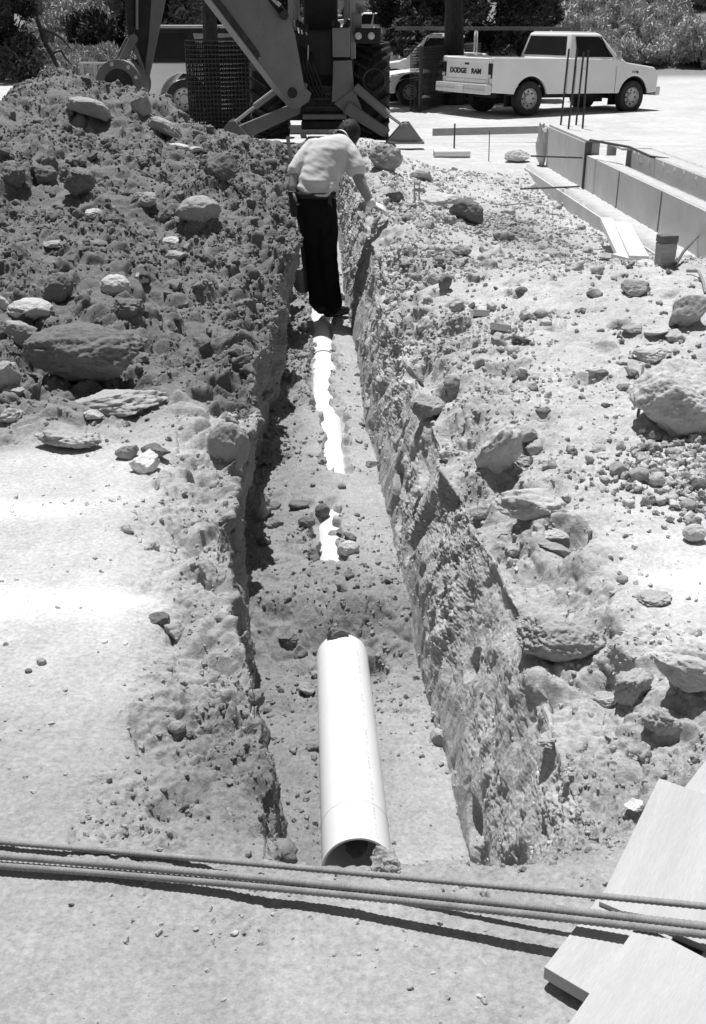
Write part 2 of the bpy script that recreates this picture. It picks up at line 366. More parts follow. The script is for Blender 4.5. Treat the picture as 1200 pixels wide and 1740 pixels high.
# displacement along the surface normal ---------------------------------------
G = np.stack([X, YY, Z], -1)
def grid_normals(G):
    du = np.gradient(G, axis=1); dv = np.gradient(G, axis=0); n = np.cross(du, dv); n /= np.linalg.norm(n, axis=-1, keepdims=True) + 1e-9
    return n
for _ in range(1):
    Nn = grid_normals(G)
for _ in range(6):
    P = np.pad(Nn, ((0, 0), (1, 1), (0, 0)), mode='edge'); Nn = (P[:, :-2] + P[:, 2:] + P[:, 1:-1]) / 3
Nn /= np.linalg.norm(Nn, axis=-1, keepdims=True) + 1e-9
near = Yr < 17.5; k = int(near.sum())
x, y, z = G[:k, :, 0], G[:k, :, 1], G[:k, :, 2]; R = rough[:k]; s_ = sec[None, :]
wall = ((s_ == 1) | (s_ == 3)) * TD[:k]
wx = vnoise(x * 5, y * 5, z * 5, 61) * .05; wy = vnoise(x * 5 + 9, y * 5, z * 5, 62) * .05
qx, qy, qz = x + wx, y + wy, z
d = np.zeros_like(x)
f1, f2, cid = worley(qx * 7.5, qy * 7.5, qz * 7.5, 5); lump = np.clip(f2 - f1, 0, .5) * 2
big = 1 + 1.6 * np.clip(pile[:k], 0, 1) * (s_ == 0)
d += R * big * (.045 * vnoise(x * 2.6, y * 2.6, z * 2.6, 63) + (.022 * (lump - .45) * (cid > .45) + .014 * (cid - .5) * np.minimum(lump * 3, 1)) * (1 - .85 * wall))
f1, f2, cid2 = worley(qx * 19, qy * 19, qz * 19, 6); lump2 = np.clip(f2 - f1, 0, .5) * 2
d += R * (.012 * (lump2 - .4) * (cid2 > .5)) * (1 - .6 * wall)
Mk = np.maximum.reduce([shl[:k] * (s_ == 0), bankR[:k] * (s_ == 4), 0 * R])
d += Mk * (.055 * vnoise(x * 4.6, y * 4.6, z * 4.6, 76) + .035 * vnoise(x * 10, y * 10, z * 10, 77)) + (pile[:k] * (s_ == 0)) * .10 * vnoise(x * 1.5, y * 1.5, z * 1.5, 78)
het = np.clip(.55 + 1.5 * vnoise(x * 1.9, y * 1.9, z * 1.9, 79) + .6 * vnoise(x * 5.5, y * 5.5, z * 5.5, 80), .26, 1.2)
soft = (1 - .35 * pile[:k] * (s_ == 0)) * het
n3 = vnoise(qx * 12, qy * 12, qz * 12, 64); d += R * .020 * n3 * (1 + .3 * wall) * (.4 + .6 * het)
n4 = vnoise(qx * 27, qy * 27, qz * 27, 65); d += soft * (R * .8 + .07) * .022 * (.30 - np.abs(n4))
n5 = vnoise(x * 60, y * 60, z * 60, 66); d += soft * (R * .8 + .06) * .016 * (.30 - np.abs(n5))
n6 = vnoise(x * 130, y * 130, z * 130, 67); d += soft * (R * .8 + .04) * .0085 * n6
# pulled-out holes and claw smears down the walls
claw = vnoise(x * 9, y * 34, z * 4.5, 68); d += wall * .007 * claw * np.where(s_ == 3, 1, .8)
claw2 = vnoise(x * 9 + z * 6, y * 13, z * 3.2, 69); d += wall * .016 * claw2
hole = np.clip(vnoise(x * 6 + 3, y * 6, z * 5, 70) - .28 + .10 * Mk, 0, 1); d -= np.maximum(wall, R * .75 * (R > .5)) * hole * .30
hole2 = np.clip(vnoise(x * 15 + 3, y * 15, z * 11, 74) - .33, 0, 1); d -= np.maximum(wall, R * .8) * hole2 * .10 * het
crk = vnoise(x * 1.2, y * 1.2, z, 71); d += .012 * crk * (1 - R)
d *= (1 - EX[:k] * .95)
G[:k] += Nn[:k] * d[..., None]
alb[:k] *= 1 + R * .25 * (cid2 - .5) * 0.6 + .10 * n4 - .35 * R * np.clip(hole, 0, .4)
alb[:k] *= 1 + .16 * R * vnoise(x * 2.2, y * 2.2, z * 2.2, 72)
nr, nc = X.shape
idx = np.arange(nr * nc).reshape(nr, nc)
Fq = np.stack([idx[:-1, :-1], idx[:-1, 1:], idx[1:, 1:], idx[1:, :-1]], -1).reshape(-1, 4)
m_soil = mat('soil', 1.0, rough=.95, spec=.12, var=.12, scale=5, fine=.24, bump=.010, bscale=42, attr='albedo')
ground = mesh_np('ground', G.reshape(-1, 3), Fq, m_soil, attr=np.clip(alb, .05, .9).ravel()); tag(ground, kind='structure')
# coarse copy of the surface for placing things on it
st_r = max(1, int(5 * QUAL)); sub = G[::st_r, ::st_r]; a_, b_ = sub.shape[:2]; ii = np.arange(a_ * b_).reshape(a_, b_)
subF = np.stack([ii[:-1, :-1], ii[:-1, 1:], ii[1:, 1:], ii[1:, :-1]], -1).reshape(-1, 4)
BV = BVHTree.FromPolygons([tuple(p) for p in sub.reshape(-1, 3).tolist()], subF.tolist())
def hit(u, v):
    d_ = ray(u, v).normalized(); p, n, i, dist = BV.ray_cast(Vector((0, 0, EYE)), d_)
    return p, n
def drop(x_, y_):
    p, n, i, dist = BV.ray_cast(Vector((x_, y_, 6)), Vector((0, 0, -1)))
    return (p, n) if p is not None else (Vector((x_, y_, 0)), Vector((0, 0, 1)))
# ------------------------------------------------------------------ stones and clods
def ico(sub):
    bm = bmesh.new(); bmesh.ops.create_icosphere(bm, subdivisions=sub, radius=1); bm.verts.ensure_lookup_table()
    V = np.array([v.co[:] for v in bm.verts]); Fc = np.array([[v.index for v in f.verts] for f in bm.faces]); bm.free(); return V, Fc
ICO = {k: ico(k) for k in (1, 2, 3, 4, 5, 6)}
def rockshape(sub, seed, cuts=7, rough_=.10, rnd=.55, flat=0):
    if rnd < .82: cuts = int(cuts * 1.8) + 2; rnd = max(.3, rnd - .1)
    """a stone: sphere with plane cuts (facets), then noise; rnd near 1 keeps it round, a cobble"""
    r = np.random.default_rng(seed); V = ICO[sub][0].copy()
    for _ in range(cuts):
        n = r.normal(size=3); n /= np.linalg.norm(n); dd = rnd + (1 - rnd) * r.random() * .8
        q = V @ n; over = np.clip(q - dd, 0, None); V -= over[:, None] * n * .92
    o = r.random(3) * 50; U = V / (np.linalg.norm(V, axis=1, keepdims=True) + 1e-6)
    for f, a, s2 in ((1.6, .9, 81), (3.7, .75, 82), (8, .5, 83), (17, .34, 84), (36, .22, 85)):
        if sub < 4 and f > 9: break
        n = vnoise(V[:, 0] * f + o[0], V[:, 1] * f + o[1], V[:, 2] * f + o[2], s2); V += U * (n * a * rough_)[:, None]
    V -= (V.max(0) + V.min(0)) / 2; V /= (V.max(0) - V.min(0)) / 2
    return V
def stone_mat(name, v, dirt, dv=.42): return mat(name, v, rough=.9, spec=.2, var=.18, scale=9, bump=.012, bscale=26, dirt=dirt, dirtval=dv, fine=.16)
SM = {'dark': stone_mat('dark_stone', .17, .35, .24), 'mid': stone_mat('grey_stone', .34, .5, .40), 'pale': stone_mat('pale_stone', .52, .5, .56),
      'white': stone_mat('white_stone', .78, .1, .6), 'crust': stone_mat('earth_crust', .40, .6, .46), 'soil': stone_mat('dark_earth', .19, .4, .25)}
def stone(u, v, wpx, hpx, shade, label, name='stone', cat='stone', cuts=7, rnd=.6, rough_=.1, rz=0, tilt=(0, 0), sink=.25, dep=None, up=0, sub=5, seed=None, group=None, Ypos=None):
    """(u, v) is the middle of the stone in the photograph, wpx and hpx its size there; it is set down on the real surface"""
    p, n = hit(u, v + hpx * (.5 - sink * .6))
    if p is None: return None
    sc_ = F / depth(p); W = wpx / sc_; H = hpx / sc_ / CT
    D_ = W * (dep if dep else .8); Hh = max(H - D_ * .45 * .55, H * .5)
    sd_ = seed if seed is not None else int(u * 7 + v * 13)
    V = rockshape(sub, sd_, cuts, rough_, rnd); V = V * np.array([W / 2, D_ / 2, Hh / 2 / (1 - sink * .5)])
    o = mesh_np(name, V, ICO[sub][1], SM[shade]); hz = Hh / 2 / (1 - sink * .5)
    o.location = p + Vector((0, D_ * .28, hz * (1 - sink * 2) + up)); o.rotation_euler = (tilt[0], tilt[1], rz)
    return tag(o, label, cat, group, 'thing')
R_ = math.radians
# left heap and bank
stone(140, 600, 214, 118, 'dark', 'broad dark grey boulder with an earth crusted top at the foot of the spoil heap', 'boulder', 'boulder', cuts=5, rnd=.72, rough_=.13, sink=.12, dep=.62, sub=6, seed=5)
stone(48, 524, 78, 46, 'pale', 'pale rounded stone resting above the broad dark boulder', 'boulder', 'boulder', rnd=.85, sink=.15, cuts=4)
stone(36, 572, 60, 62, 'mid', 'wedge shaped grey stone between the pale rounded stone and the broad dark boulder', 'boulder', 'boulder', cuts=9, rnd=.45, sink=.12, rz=.4)
stone(8, 642, 56, 60, 'mid', 'grey stone cut by the left edge beside the broad dark boulder', rnd=.6)
stone(2, 515, 26, 30, 'pale', 'small pale stone at the left edge above the wedge shaped stone', rnd=.8)
stone(195, 485, 54, 42, 'pale', 'pale rounded stone half sunk in the dark spoil above the broad boulder', rnd=.85, cuts=4)
stone(376, 286, 62, 58, 'dark', 'dark angular block perched at the trench lip below the heap', 'boulder', 'boulder', cuts=9, rnd=.5, sink=.1, rz=.3)
stone(335, 356, 80, 56, 'mid', 'rounded grey boulder at the lip with a dark lower face', 'boulder', 'boulder', rnd=.75, cuts=4, sink=.28)
stone(150, 190, 78, 46, 'mid', 'flat grey slab tilted out of the heap crest with a black hollow under it', 'slab', 'slab', rnd=.5, sink=.02, tilt=(-.35, .3), dep=.9, up=.05)
stone(240, 182, 34, 38, 'mid', 'grey block below the excavator bucket on the heap', rnd=.5, cuts=9, sink=.1)
stone(285, 222, 70, 36, 'mid', 'long grey slab sloping down the back of the heap', 'slab', 'slab', rnd=.55, tilt=(-.2, .45), sink=.02, up=.03)
stone(306, 248, 40, 18, 'pale', 'thin pale flat stone below the long sloping slab', rnd=.5, tilt=(0, .3), sink=.05)
stone(334, 254, 28, 16, 'pale', 'small pale flat stone next to the thin one on the heap', rnd=.5, sink=.05)
stone(76, 297, 44, 40, 'dark', 'dark square cut stone high on the left of the heap', cuts=9, rnd=.45, sink=.1)
stone(20, 298, 50, 46, 'soil', 'big dark clod near the left edge of the heap', 'clod', 'clod', rough_=.2, sink=.1)
stone(132, 312, 60, 58, 'soil', 'dark crumbly clod overhanging a black hollow in mid heap', 'clod', 'clod', rough_=.25, sink=.0, tilt=(.2, .2))
stone(245, 338, 42, 30, 'mid', 'rounded grey stone left of the boulder at the lip', rnd=.7, sink=.1)
stone(277, 366, 30, 24, 'dark', 'dark pointed stone between two grey ones on the heap slope', cuts=10, rnd=.4, sink=.1)
stone(291, 410, 38, 22, 'pale', 'pale flat oval stone on the heap slope', rnd=.75, sink=.15)
stone(296, 432, 38, 20, 'mid', 'grey oval stone just under the pale oval one', rnd=.7, sink=.15)
stone(160, 362, 34, 20, 'pale', 'small pale stone in the middle of the dark heap', rnd=.7)
stone(85, 414, 46, 22, 'mid', 'low grey stone with a dark underside on the lower heap', rnd=.6, sink=.05)
stone(100, 488, 52, 60, 'soil', 'narrow leaning clod with a black slot beside it', 'clod', 'clod', rough_=.15, tilt=(0, .6), sink=.1)
stone(240, 472, 26, 22, 'pale', 'little pale stone right of the half sunk rounded one', rnd=.6)
stone(215, 525, 60, 44, 'soil', 'dark lump of earth above the shoulder of the broad boulder', 'clod', 'clod', rough_=.2)
stone(112, 746, 122, 46, 'crust', 'crusty flat slab of dried earth on the hard ground', 'slab', 'slab', cuts=5, rnd=.7, rough_=.2, sink=.1, dep=.55, tilt=(-.1, .06))
stone(190, 682, 186, 50, 'crust', 'large pale slab of dried earth below the broad boulder', 'slab', 'slab', cuts=6, rnd=.6, rough_=.16, sink=.2, dep=.5, tilt=(.1, -.1))
stone(158, 707, 34, 26, 'pale', 'small pale block in front of the large slab', cuts=9, rnd=.5, sink=.1)
stone(244, 786, 52, 42, 'white', 'bright white chalky stone lying on the left bank', cuts=10, rnd=.45, sink=.15)
stone(264, 766, 50, 34, 'dark', 'dark stone touching the bright white one', cuts=7, rnd=.55, sink=.1)
stone(215, 768, 40, 30, 'mid', 'grey stone left of the bright white one', cuts=7, rnd=.5, sink=.15)
stone(388, 756, 74, 86, 'mid', 'smooth grey outcrop bulging from the left trench wall', 'boulder', 'boulder', cuts=4, rnd=.75, sink=.3, dep=.7)
stone(22, 665, 40, 24, 'mid', 'grey lump in the shadow left of the large pale slab', rnd=.6)
stone(20, 708, 42, 34, 'crust', 'crumbly lump at the left edge below the pale slab', 'clod', 'clod', rough_=.2)
stone(300, 1236, 32, 26, 'mid', 'round grey cobble in a hollow of the left lip', 'cobble', 'cobble', rnd=.9, cuts=2, sink=.1)
stone(266, 1052, 44, 26, 'dark', 'dark stone in a small hollow on the left shoulder', rnd=.6, sink=.3)
stone(298, 1075, 46, 28, 'mid', 'pointed grey stone below the small hollow on the left shoulder', cuts=9, rnd=.45, sink=.15)
stone(70, 1125, 18, 13, 'mid', 'small round stone on the pale hard ground', rnd=.8, sub=4)
stone(48, 1140, 13, 9, 'dark', 'dark pebble beside the small round stone', 'pebble', 'pebble', rnd=.85, sub=3)
stone(278, 1343, 14, 10, 'dark', 'dark pebble near the left corner of the trench', 'pebble', 'pebble', rnd=.8, sub=3)
# trench floor
stone(548, 868, 26, 28, 'dark', 'dark oval cobble standing on the pipe cover', 'cobble', 'cobble', rnd=.9, cuts=2, sink=.1)
stone(521, 887, 30, 22, 'dark', 'dark cobble left of the standing oval one in the trench', 'cobble', 'cobble', rnd=.85, cuts=3)
stone(508, 857, 36, 16, 'dark', 'flat dark stone across the trench backfill', rnd=.7, sink=.1)
stone(569, 909, 25, 21, 'mid', 'egg sized grey cobble lying on the bare pipe', 'cobble', 'cobble', rnd=.92, cuts=2, sink=.1)
stone(592, 932, 38, 28, 'pale', 'pale knobbly cobble beside the bare pipe', 'cobble', 'cobble', rnd=.85, cuts=3)
stone(574, 1084, 38, 46, 'soil', 'block of damp earth on the buried end of the near pipe', 'clod', 'clod', rnd=.5, rough_=.14, sink=.15)
stone(655, 1462, 54, 52, 'crust', 'jagged clod at the mouth of the near pipe', 'clod', 'clod', cuts=10, rnd=.45, rough_=.18, sink=.05)
stone(490, 1088, 36, 24, 'dark', 'dark lump left of the buried pipe end', 'clod', 'clod', rough_=.15)
stone(448, 862, 34, 50, 'mid', 'pale edged stone against the foot of the left wall', cuts=6, rnd=.5)
stone(522, 1172, 30, 26, 'mid', 'grey stone beside the left flank of the near pipe', rnd=.55)
# right bank
stone(1160, 680, 170, 140, 'pale', 'big pale boulder at the right edge with a dark lower face', 'boulder', 'boulder', cuts=6, rnd=.68, rough_=.1, sink=.16, dep=.8, sub=6, seed=14)
stone(848, 768, 74, 106, 'pale', 'tall rounded slab leaning on the right lip', 'slab', 'slab', cuts=5, rnd=.7, sink=.15, dep=.8, tilt=(.1, .3), rough_=.14)
stone(888, 738, 54, 34, 'mid', 'smooth grey cobble right of the leaning slab', 'cobble', 'cobble', rnd=.85, cuts=3, sink=.12)
stone(892, 782, 30, 20, 'pale', 'small pale wedge of stone under the smooth cobble', cuts=9, rnd=.4, sink=.1)
stone(905, 856, 122, 62, 'pale', 'broad pale slab lying flat at the right lip', 'slab', 'slab', cuts=6, rnd=.6, sink=.1, dep=.62, tilt=(-.08, 0), rough_=.12)
stone(936, 908, 64, 22, 'pale', 'thin pale slab just below the broad one', 'slab', 'slab', cuts=6, rnd=.55, sink=.15, dep=.5)
stone(952, 936, 78, 20, 'mid', 'dark splintered slab edge below the thin pale slab', 'slab', 'slab', cuts=9, rnd=.5, sink=.1, dep=.4, tilt=(0, .35), rough_=.2)
stone(960, 1088, 158, 88, 'crust', 'long embedded boulder with a shaded underside in the right bank', 'boulder', 'boulder', cuts=5, rnd=.72, rough_=.12, sink=.18, dep=.6, tilt=(.1, .12), sub=6)
stone(1168, 1152, 120, 76, 'pale', 'thick slab at the right edge jutting over a black gap', 'slab', 'slab', cuts=6, rnd=.6, rough_=.13, sink=-.05, dep=.6, tilt=(-.1, .4), up=.02)
stone(1078, 1172, 70, 62, 'crust', 'crumbled block of earth left of the jutting slab', 'clod', 'clod', rough_=.2, cuts=6)
stone(1130, 1225, 78, 60, 'crust', 'crumbled block of earth below the jutting slab', 'clod', 'clod', rough_=.2, cuts=6)
stone(792, 358, 58, 48, 'dark', 'dark faced block beside the pale hump right of the man', 'boulder', 'boulder', cuts=8, rnd=.5, sink=.1)
stone(752, 340, 80, 36, 'pale', 'pale smooth hump of rock right of the man', 'boulder', 'boulder', cuts=3, rnd=.8, sink=.3)
stone(757, 481, 24, 30, 'dark', 'dark upright stone on the right bank', rnd=.7, sink=.05)
stone(785, 424, 36, 24, 'mid', 'grey stone above the dark upright one', cuts=8, rnd=.5, sink=.1)
stone(693, 452, 30, 18, 'dark', 'dark flat stone on the bank level with the shovel blade', rnd=.6, sink=.1)
stone(880, 264, 44, 28, 'pale', 'pale rounded stone in front of the long form board', rnd=.75, sink=.1)
stone(655, 268, 60, 54, 'mid', 'large grey hump of rock behind the gloved hand', 'boulder', 'boulder', rnd=.7, cuts=5, rough_=.16, sink=.15)
stone(716, 298, 40, 26, 'mid', 'grey stone to the right of the large hump of rock', rnd=.6)
stone(672, 336, 34, 26, 'dark', 'dark stone touching the pale hump on its left', rnd=.55)
stone(732, 692, 64, 48, 'mid', 'undercut grey stone on the right lip of the trench', cuts=6, rnd=.6, rough_=.14, sink=.08)
stone(818, 873, 40, 34, 'mid', 'cracked stone in a hollow left of the broad pale slab', cuts=9, rnd=.5)
stone(1086, 490, 54, 36, 'mid', 'blunt grey stone on the right mound', rnd=.6)
stone(1164, 528, 52, 72, 'mid', 'leaning stone with a dark face on the right mound', cuts=7, rnd=.5, tilt=(0, .5), sink=.15)
stone(1120, 562, 50, 26, 'pale', 'pale lens shaped stone on the right mound', rnd=.7, sink=.1)
stone(1076, 560, 40, 18, 'mid', 'grey flake left of the pale lens shaped stone', rnd=.5, sink=.05)
stone(1110, 600, 70, 34, 'pale', 'pale flat stone above the big boulder', rnd=.6, sink=.1)
stone(1023, 633, 24, 14, 'dark', 'dark pebble left of the big boulder', 'pebble', 'pebble', rnd=.8, sub=4, sink=.1)
stone(924, 697, 28, 12, 'dark', 'dark flat pebble above the smooth cobble', 'pebble', 'pebble', rnd=.8, sub=4, sink=.1)
stone(1030, 688, 16, 10, 'dark', 'dark pebble below the big boulder left flank', 'pebble', 'pebble', rnd=.8, sub=4)
stone(920, 532, 26, 16, 'mid', 'grey cobble on the crest of the right mound', 'cobble', 'cobble', rnd=.85, sub=4)
stone(928, 548, 22, 14, 'pale', 'pale cobble below the grey one on the right mound', 'cobble', 'cobble', rnd=.85, sub=4)
stone(886, 493, 22, 15, 'dark', 'dark cobble near the crest of the right mound', 'cobble', 'cobble', rnd=.8, sub=4)
stone(1012, 498, 30, 20, 'mid', 'rounded stone below the fallen lumber', rnd=.7, sub=4)
stone(1180, 906, 40, 36, 'pale', 'pale round cobble at the right edge below the gravel heap', 'cobble', 'cobble', rnd=.85, cuts=3, sink=.08)
stone(1058, 985, 22, 18, 'mid', 'single grey pebble on the bright dusty strip', 'pebble', 'pebble', rnd=.85, sub=4, sink=.1)
stone(1112, 1018, 70, 24, 'crust', 'low crust of earth on the bright dusty strip', 'clod', 'clod', rough_=.2, sink=.25)
stone(1078, 1370, 34, 26, 'white', 'small white stone at the upper corner of the plywood', cuts=10, rnd=.45, sink=.1)
stone(1030, 1190, 50, 24, 'crust', 'small ledge of crust left of the crumbled blocks', 'clod', 'clod', rough_=.2)
stone(940, 700 + 560, 60, 26, 'crust', 'crusty ledge under the long embedded boulder', 'clod', 'clod', rough_=.2, sink=.15)
for (u, v, ww, hh, sh, lb) in [(1052, 797, 34, 28, 'mid', 'leftmost cobble of the small gravel heap'), (1086, 808, 36, 32, 'mid', 'second cobble from the left in the gravel heap'), (1118, 815, 30, 28, 'pale', 'pale cobble in the middle of the gravel heap'),
                           (1101, 838, 18, 14, 'pale', 'small white pebble of the gravel heap'), (1122, 850, 24, 18, 'pale', 'pale pebble at the lower rim of the gravel heap'), (1172, 858, 32, 24, 'mid', 'rounded cobble low in the gravel heap'),
                           (1166, 812, 30, 22, 'dark', 'dark cobble in the right half of the gravel heap'), (1192, 826, 30, 30, 'dark', 'dark cobble at the right edge of the gravel heap'), (1116, 740, 26, 20, 'dark', 'square dark cobble above the gravel heap'),
                           (1143, 768, 24, 18, 'mid', 'grey cobble near the shade of the big boulder'), (1080, 762, 20, 14, 'mid', 'small grey cobble at the upper rim of the gravel heap')]:
    stone(u, v, ww, hh, sh, lb, 'cobble', 'cobble', rnd=.75, cuts=5, sink=.1, sub=4, group='cobbles in the gravel heap')
# fieldstones too alike to tell apart, one object each
SPN = {'left': ('fist sized dusty stone among the clods of the dark spoil heap', 'stones strewn over the spoil heap', (20, 440, 200, 640), 'mid', 50),
       'right': ('fist sized dusty stone loose on the bank right of the trench', 'stones strewn over the right bank', (640, 1190, 290, 700), 'pale', 60),
       'floor': ('small dirty stone lying in the trench backfill', 'stones in the trench backfill', (440, 640, 560, 1060), 'mid', 24)}
variants = {}
for k_, (lb, gr, (u0, u1, v0_, v1), sh, cnt) in SPN.items():
    made = 0; tries = 0
    while made < cnt and tries < 2000:
        tries += 1
        u, v = random.uniform(u0, u1), random.uniform(v0_, v1)
        if k_ == 'left' and u > 480 - (v - 250) * .35: continue
        if k_ == 'right' and u < 640 + (v - 300) * .2: continue
        p, n = hit(u, v)
        if p is None or p.y > 12.5: continue
        if k_ != 'floor' and n.z < .5: continue
        if k_ == 'right' and p.x > 2.25 and p.y > 7: continue
        sh2 = random.choice([sh, sh, 'dark', 'mid', 'crust'] if k_ != 'left' else ['soil', 'soil', 'dark', 'mid', 'mid'])
        vi = (sh2, random.randrange(4))
        if vi not in variants:
            variants[vi] = mesh_np('stone', rockshape(4, 300 + vi[1] * 17 + len(variants), 8, .13, .5), ICO[4][1], SM[sh2]); o = variants[vi]
        else: o = variants[vi].copy(); COL.objects.link(o)
        r = (.018 + .03 * random.random() ** 2.2) * (1.15 if k_ == 'left' else .85)
        o.scale = (r * random.uniform(.8, 1.3), r * random.uniform(.7, 1.1), r * random.uniform(.5, .9))
        o.rotation_euler = (random.uniform(-.5, .5), random.uniform(-.5, .5), random.uniform(0, 6.28)); o.location = p + n * r * .25
        tag(o, lb, 'stone', gr); made += 1
# ------------------------------------------------------------------ uncountable clods and grit (one sheet of small crumbs)
def crumbs(name, label, ncell, mask, rmin, rmax, power, sub, bright=(.85, 1.2), lift=.25, m=None):
    g = G[:k]; e1 = g[1:, :-1] - g[:-1, :-1]; e2 = g[:-1, 1:] - g[:-1, :-1]
    area = np.linalg.norm(np.cross(e1, e2), axis=-1) * mask[:k][:-1, :-1]; area = np.clip(area, 0, None); cdf = np.cumsum(area.ravel()); 
    pick = np.searchsorted(cdf, RNG.random(ncell) * cdf[-1]); i, j = np.unravel_index(pick, area.shape)
    P = g[i, j] + e1[i, j] * RNG.random((ncell, 1)) + e2[i, j] * RNG.random((ncell, 1)); N_ = Nn[i, j]
    dist = np.linalg.norm(P - np.array([0, 0, EYE]), axis=1)
    r = (rmin + (rmax - rmin) * RNG.random(ncell) ** power) * np.clip(.45 + dist / 7.0, .5, 1.5)
    bases = np.stack([rockshape(sub, 900 + q * 7 + sub, 6, .36, .5) for q in range(14)]); nb = bases.shape[1]
    b = bases[RNG.integers(0, 14, ncell)] * (r[:, None] * RNG.uniform(.65, 1.15, (ncell, 3)))[:, None, :]
    q = RNG.normal(size=(ncell, 4)); q /= np.linalg.norm(q, axis=1, keepdims=True); w_, x_, y_, z_ = q.T
    Rm = np.stack([1 - 2 * (y_ * y_ + z_ * z_), 2 * (x_ * y_ - z_ * w_), 2 * (x_ * z_ + y_ * w_), 2 * (x_ * y_ + z_ * w_), 1 - 2 * (x_ * x_ + z_ * z_), 2 * (y_ * z_ - x_ * w_),
                   2 * (x_ * z_ - y_ * w_), 2 * (y_ * z_ + x_ * w_), 1 - 2 * (x_ * x_ + y_ * y_)], -1).reshape(-1, 3, 3)
    V = np.einsum('nij,nkj->nki', Rm, b) + (P + N_ * (r * lift)[:, None])[:, None, :]
    Fc = (ICO[sub][1][None] + (np.arange(ncell) * nb)[:, None, None]).reshape(-1, 3)
    al = np.repeat(alb[i, j] * RNG.uniform(*bright, ncell), nb)
    o = mesh_np(name, V.reshape(-1, 3), Fc, m or m_soil, smooth=(sub > 2), attr=al)
    tag(o, label, 'loose earth', kind='stuff'); return o
pm = np.clip(pile, 0, 1) * (sec == 0) * (YY < 13.5) * (dL < 5.2)
wallm = ((sec == 1) | (sec == 3)) * TD
msk = pm * .75 + wallm * .10 + (sec == 2) * TD * (1 - EX) * .8 * (1 - .7 * smoothfl) + (sec == 4) * far_bank * .5 * (1 + 1.5 * dark_patch) * (YY < 13) + shl * (sec == 0) * .7 + (sec == 4) * np.maximum(bankR, rub) * .8 + nearband * 1.2 + endfill * .9
cl = .15 + 1.9 * np.clip(vnoise(X * 1.9, YY * 1.9, Z * 1.9, 79) + .30 + .5 * vnoise(X * 5, YY * 5, X * 0, 93), 0, 1)
crumbs('loose_clods', 'coarse clods of loose earth over the heap and the trench banks', int(5200), msk * cl * (YY > 1.4), .008, .046, 6.0, 3, lift=.05)
crumbs('loose_crumbs', 'fine crumbs of loose earth over the heap, banks and trench floor', int(60000), msk * cl * (YY > 1.3), .0025, .013, 2.6, 2)
gm = (.25 + 1.6 * np.clip(vnoise(X * 3, YY * 3, X * 0, 95), 0, 1)) * ((YY > .9) & (YY < 6)) * (dL < 3) * (np.abs(X) < 2.5) / (.5 + YY)
crumbs('grit', 'scattered grit and pebbles on the hard dusty ground', int(16000), gm * (1 + 6 * patch), .0011, .011, 8.0, 2, (.9, 1.5), lift=.0)
gp = np.exp(-((X - 1.30) / .22) ** 2 - ((YY - 3.60) / .24) ** 2) * (sec == 4)
crumbs('gravel', 'heap of small cobbles and gravel right of the trench', 700, gp, .006, .024, 1.6, 3, (.6, 1.2), lift=.6)
# ------------------------------------------------------------------ pipes
m_pvc = mat('white_plastic', .70, rough=.42, spec=.4, var=.03, scale=6, dirt=.22, dirtval=.58)
m_ink = mat('faded_ink', .50, rough=.6, spec=.3, var=.25, scale=60)
m_inside = mat('pipe_inside', .35, rough=.7, spec=.2, var=.1)
def pipe_pt(y): return Vector((float(pipe_x(y)), y, float(crown(y)) - PR))
def ring_tube(name, pts, rad, m, n=64, parent=None, caps=False):
    o = MB().tube(pts, rad, n=n, cap=caps).build(name, m, parent, smooth=True, ang=50); return o
def make_pipe(y0, y1, lab, collar=None, nearend=False):
    t = empty('drain_pipe', (0, 0, 0), 0, lab, 'pipe')
    a, b = pipe_pt(y0), pipe_pt(y1); d_ = (b - a).normalized(); L_ = (b - a).length
    prof = [(0, PR - .007), (0, PR - .0005), (.001, PR), (L_, PR), (L_, PR - .007), (0.0, PR - .0071)]
    MB().lathe(a, d_, prof, 72).build('barrel', m_pvc, t, smooth=True, ang=40)
    if collar:
        c0 = (collar - y0) / (y1 - y0) * L_
        MB().lathe(a + d_ * c0, d_, [(0, PR - .0005), (0, PR + .0006), (.0032, PR + .0006), (.0032, PR - .0005)], 72).build('insertion_mark', m_ink, t, smooth=True)
    return t, a, d_
p1, pa, pd = make_pipe(2.37, 3.70, 'near length of white plastic drain pipe with its open end facing the camera', collar=2.555)
p2, _, _ = make_pipe(3.95, 7.42, 'half buried white drain pipe length in the middle of the trench')
p3, qa, qd = make_pipe(7.46, 12.3, 'far white drain pipe length running under the man in the trench')
MB().lathe(qa - qd * .06, qd, [(-.001, PR), (0, PR + .007), (.16, PR + .007), (.2, PR)], 64).build('bell_collar', m_pvc, p3, smooth=True)
# the printed line along the crown: faded and unreadable in the photograph, kept as short broken dashes
pr = MB(); side = pd.cross(Vector((0, 0, 1))).normalized(); upv = side.cross(pd).normalized(); q_ = .02; rr_ = random.Random(4)
while q_ < 1.25:
    l_ = rr_.uniform(.004, .016); ang = math.radians(90 - 33 + rr_.uniform(-.8, .8)); wd = rr_.uniform(.05, .085)
    if rr_.random() < .7:
        n_ = 5; 
        for i_ in range(n_ - 1):
            a0 = ang + wd * (i_ / (n_ - 1) - .5); a1 = ang + wd * ((i_ + 1) / (n_ - 1) - .5)
            P_ = lambda an, q: pa + pd * q + (side * math.cos(an) + upv * math.sin(an)) * (PR + .0007)
            if rr_.random() < .75: pr.face([P_(a0, q_), P_(a1, q_), P_(a1, q_ + l_), P_(a0, q_ + l_)])
    q_ += l_ + rr_.uniform(.002, .012)
pr.build('printed_line', m_ink, p1)
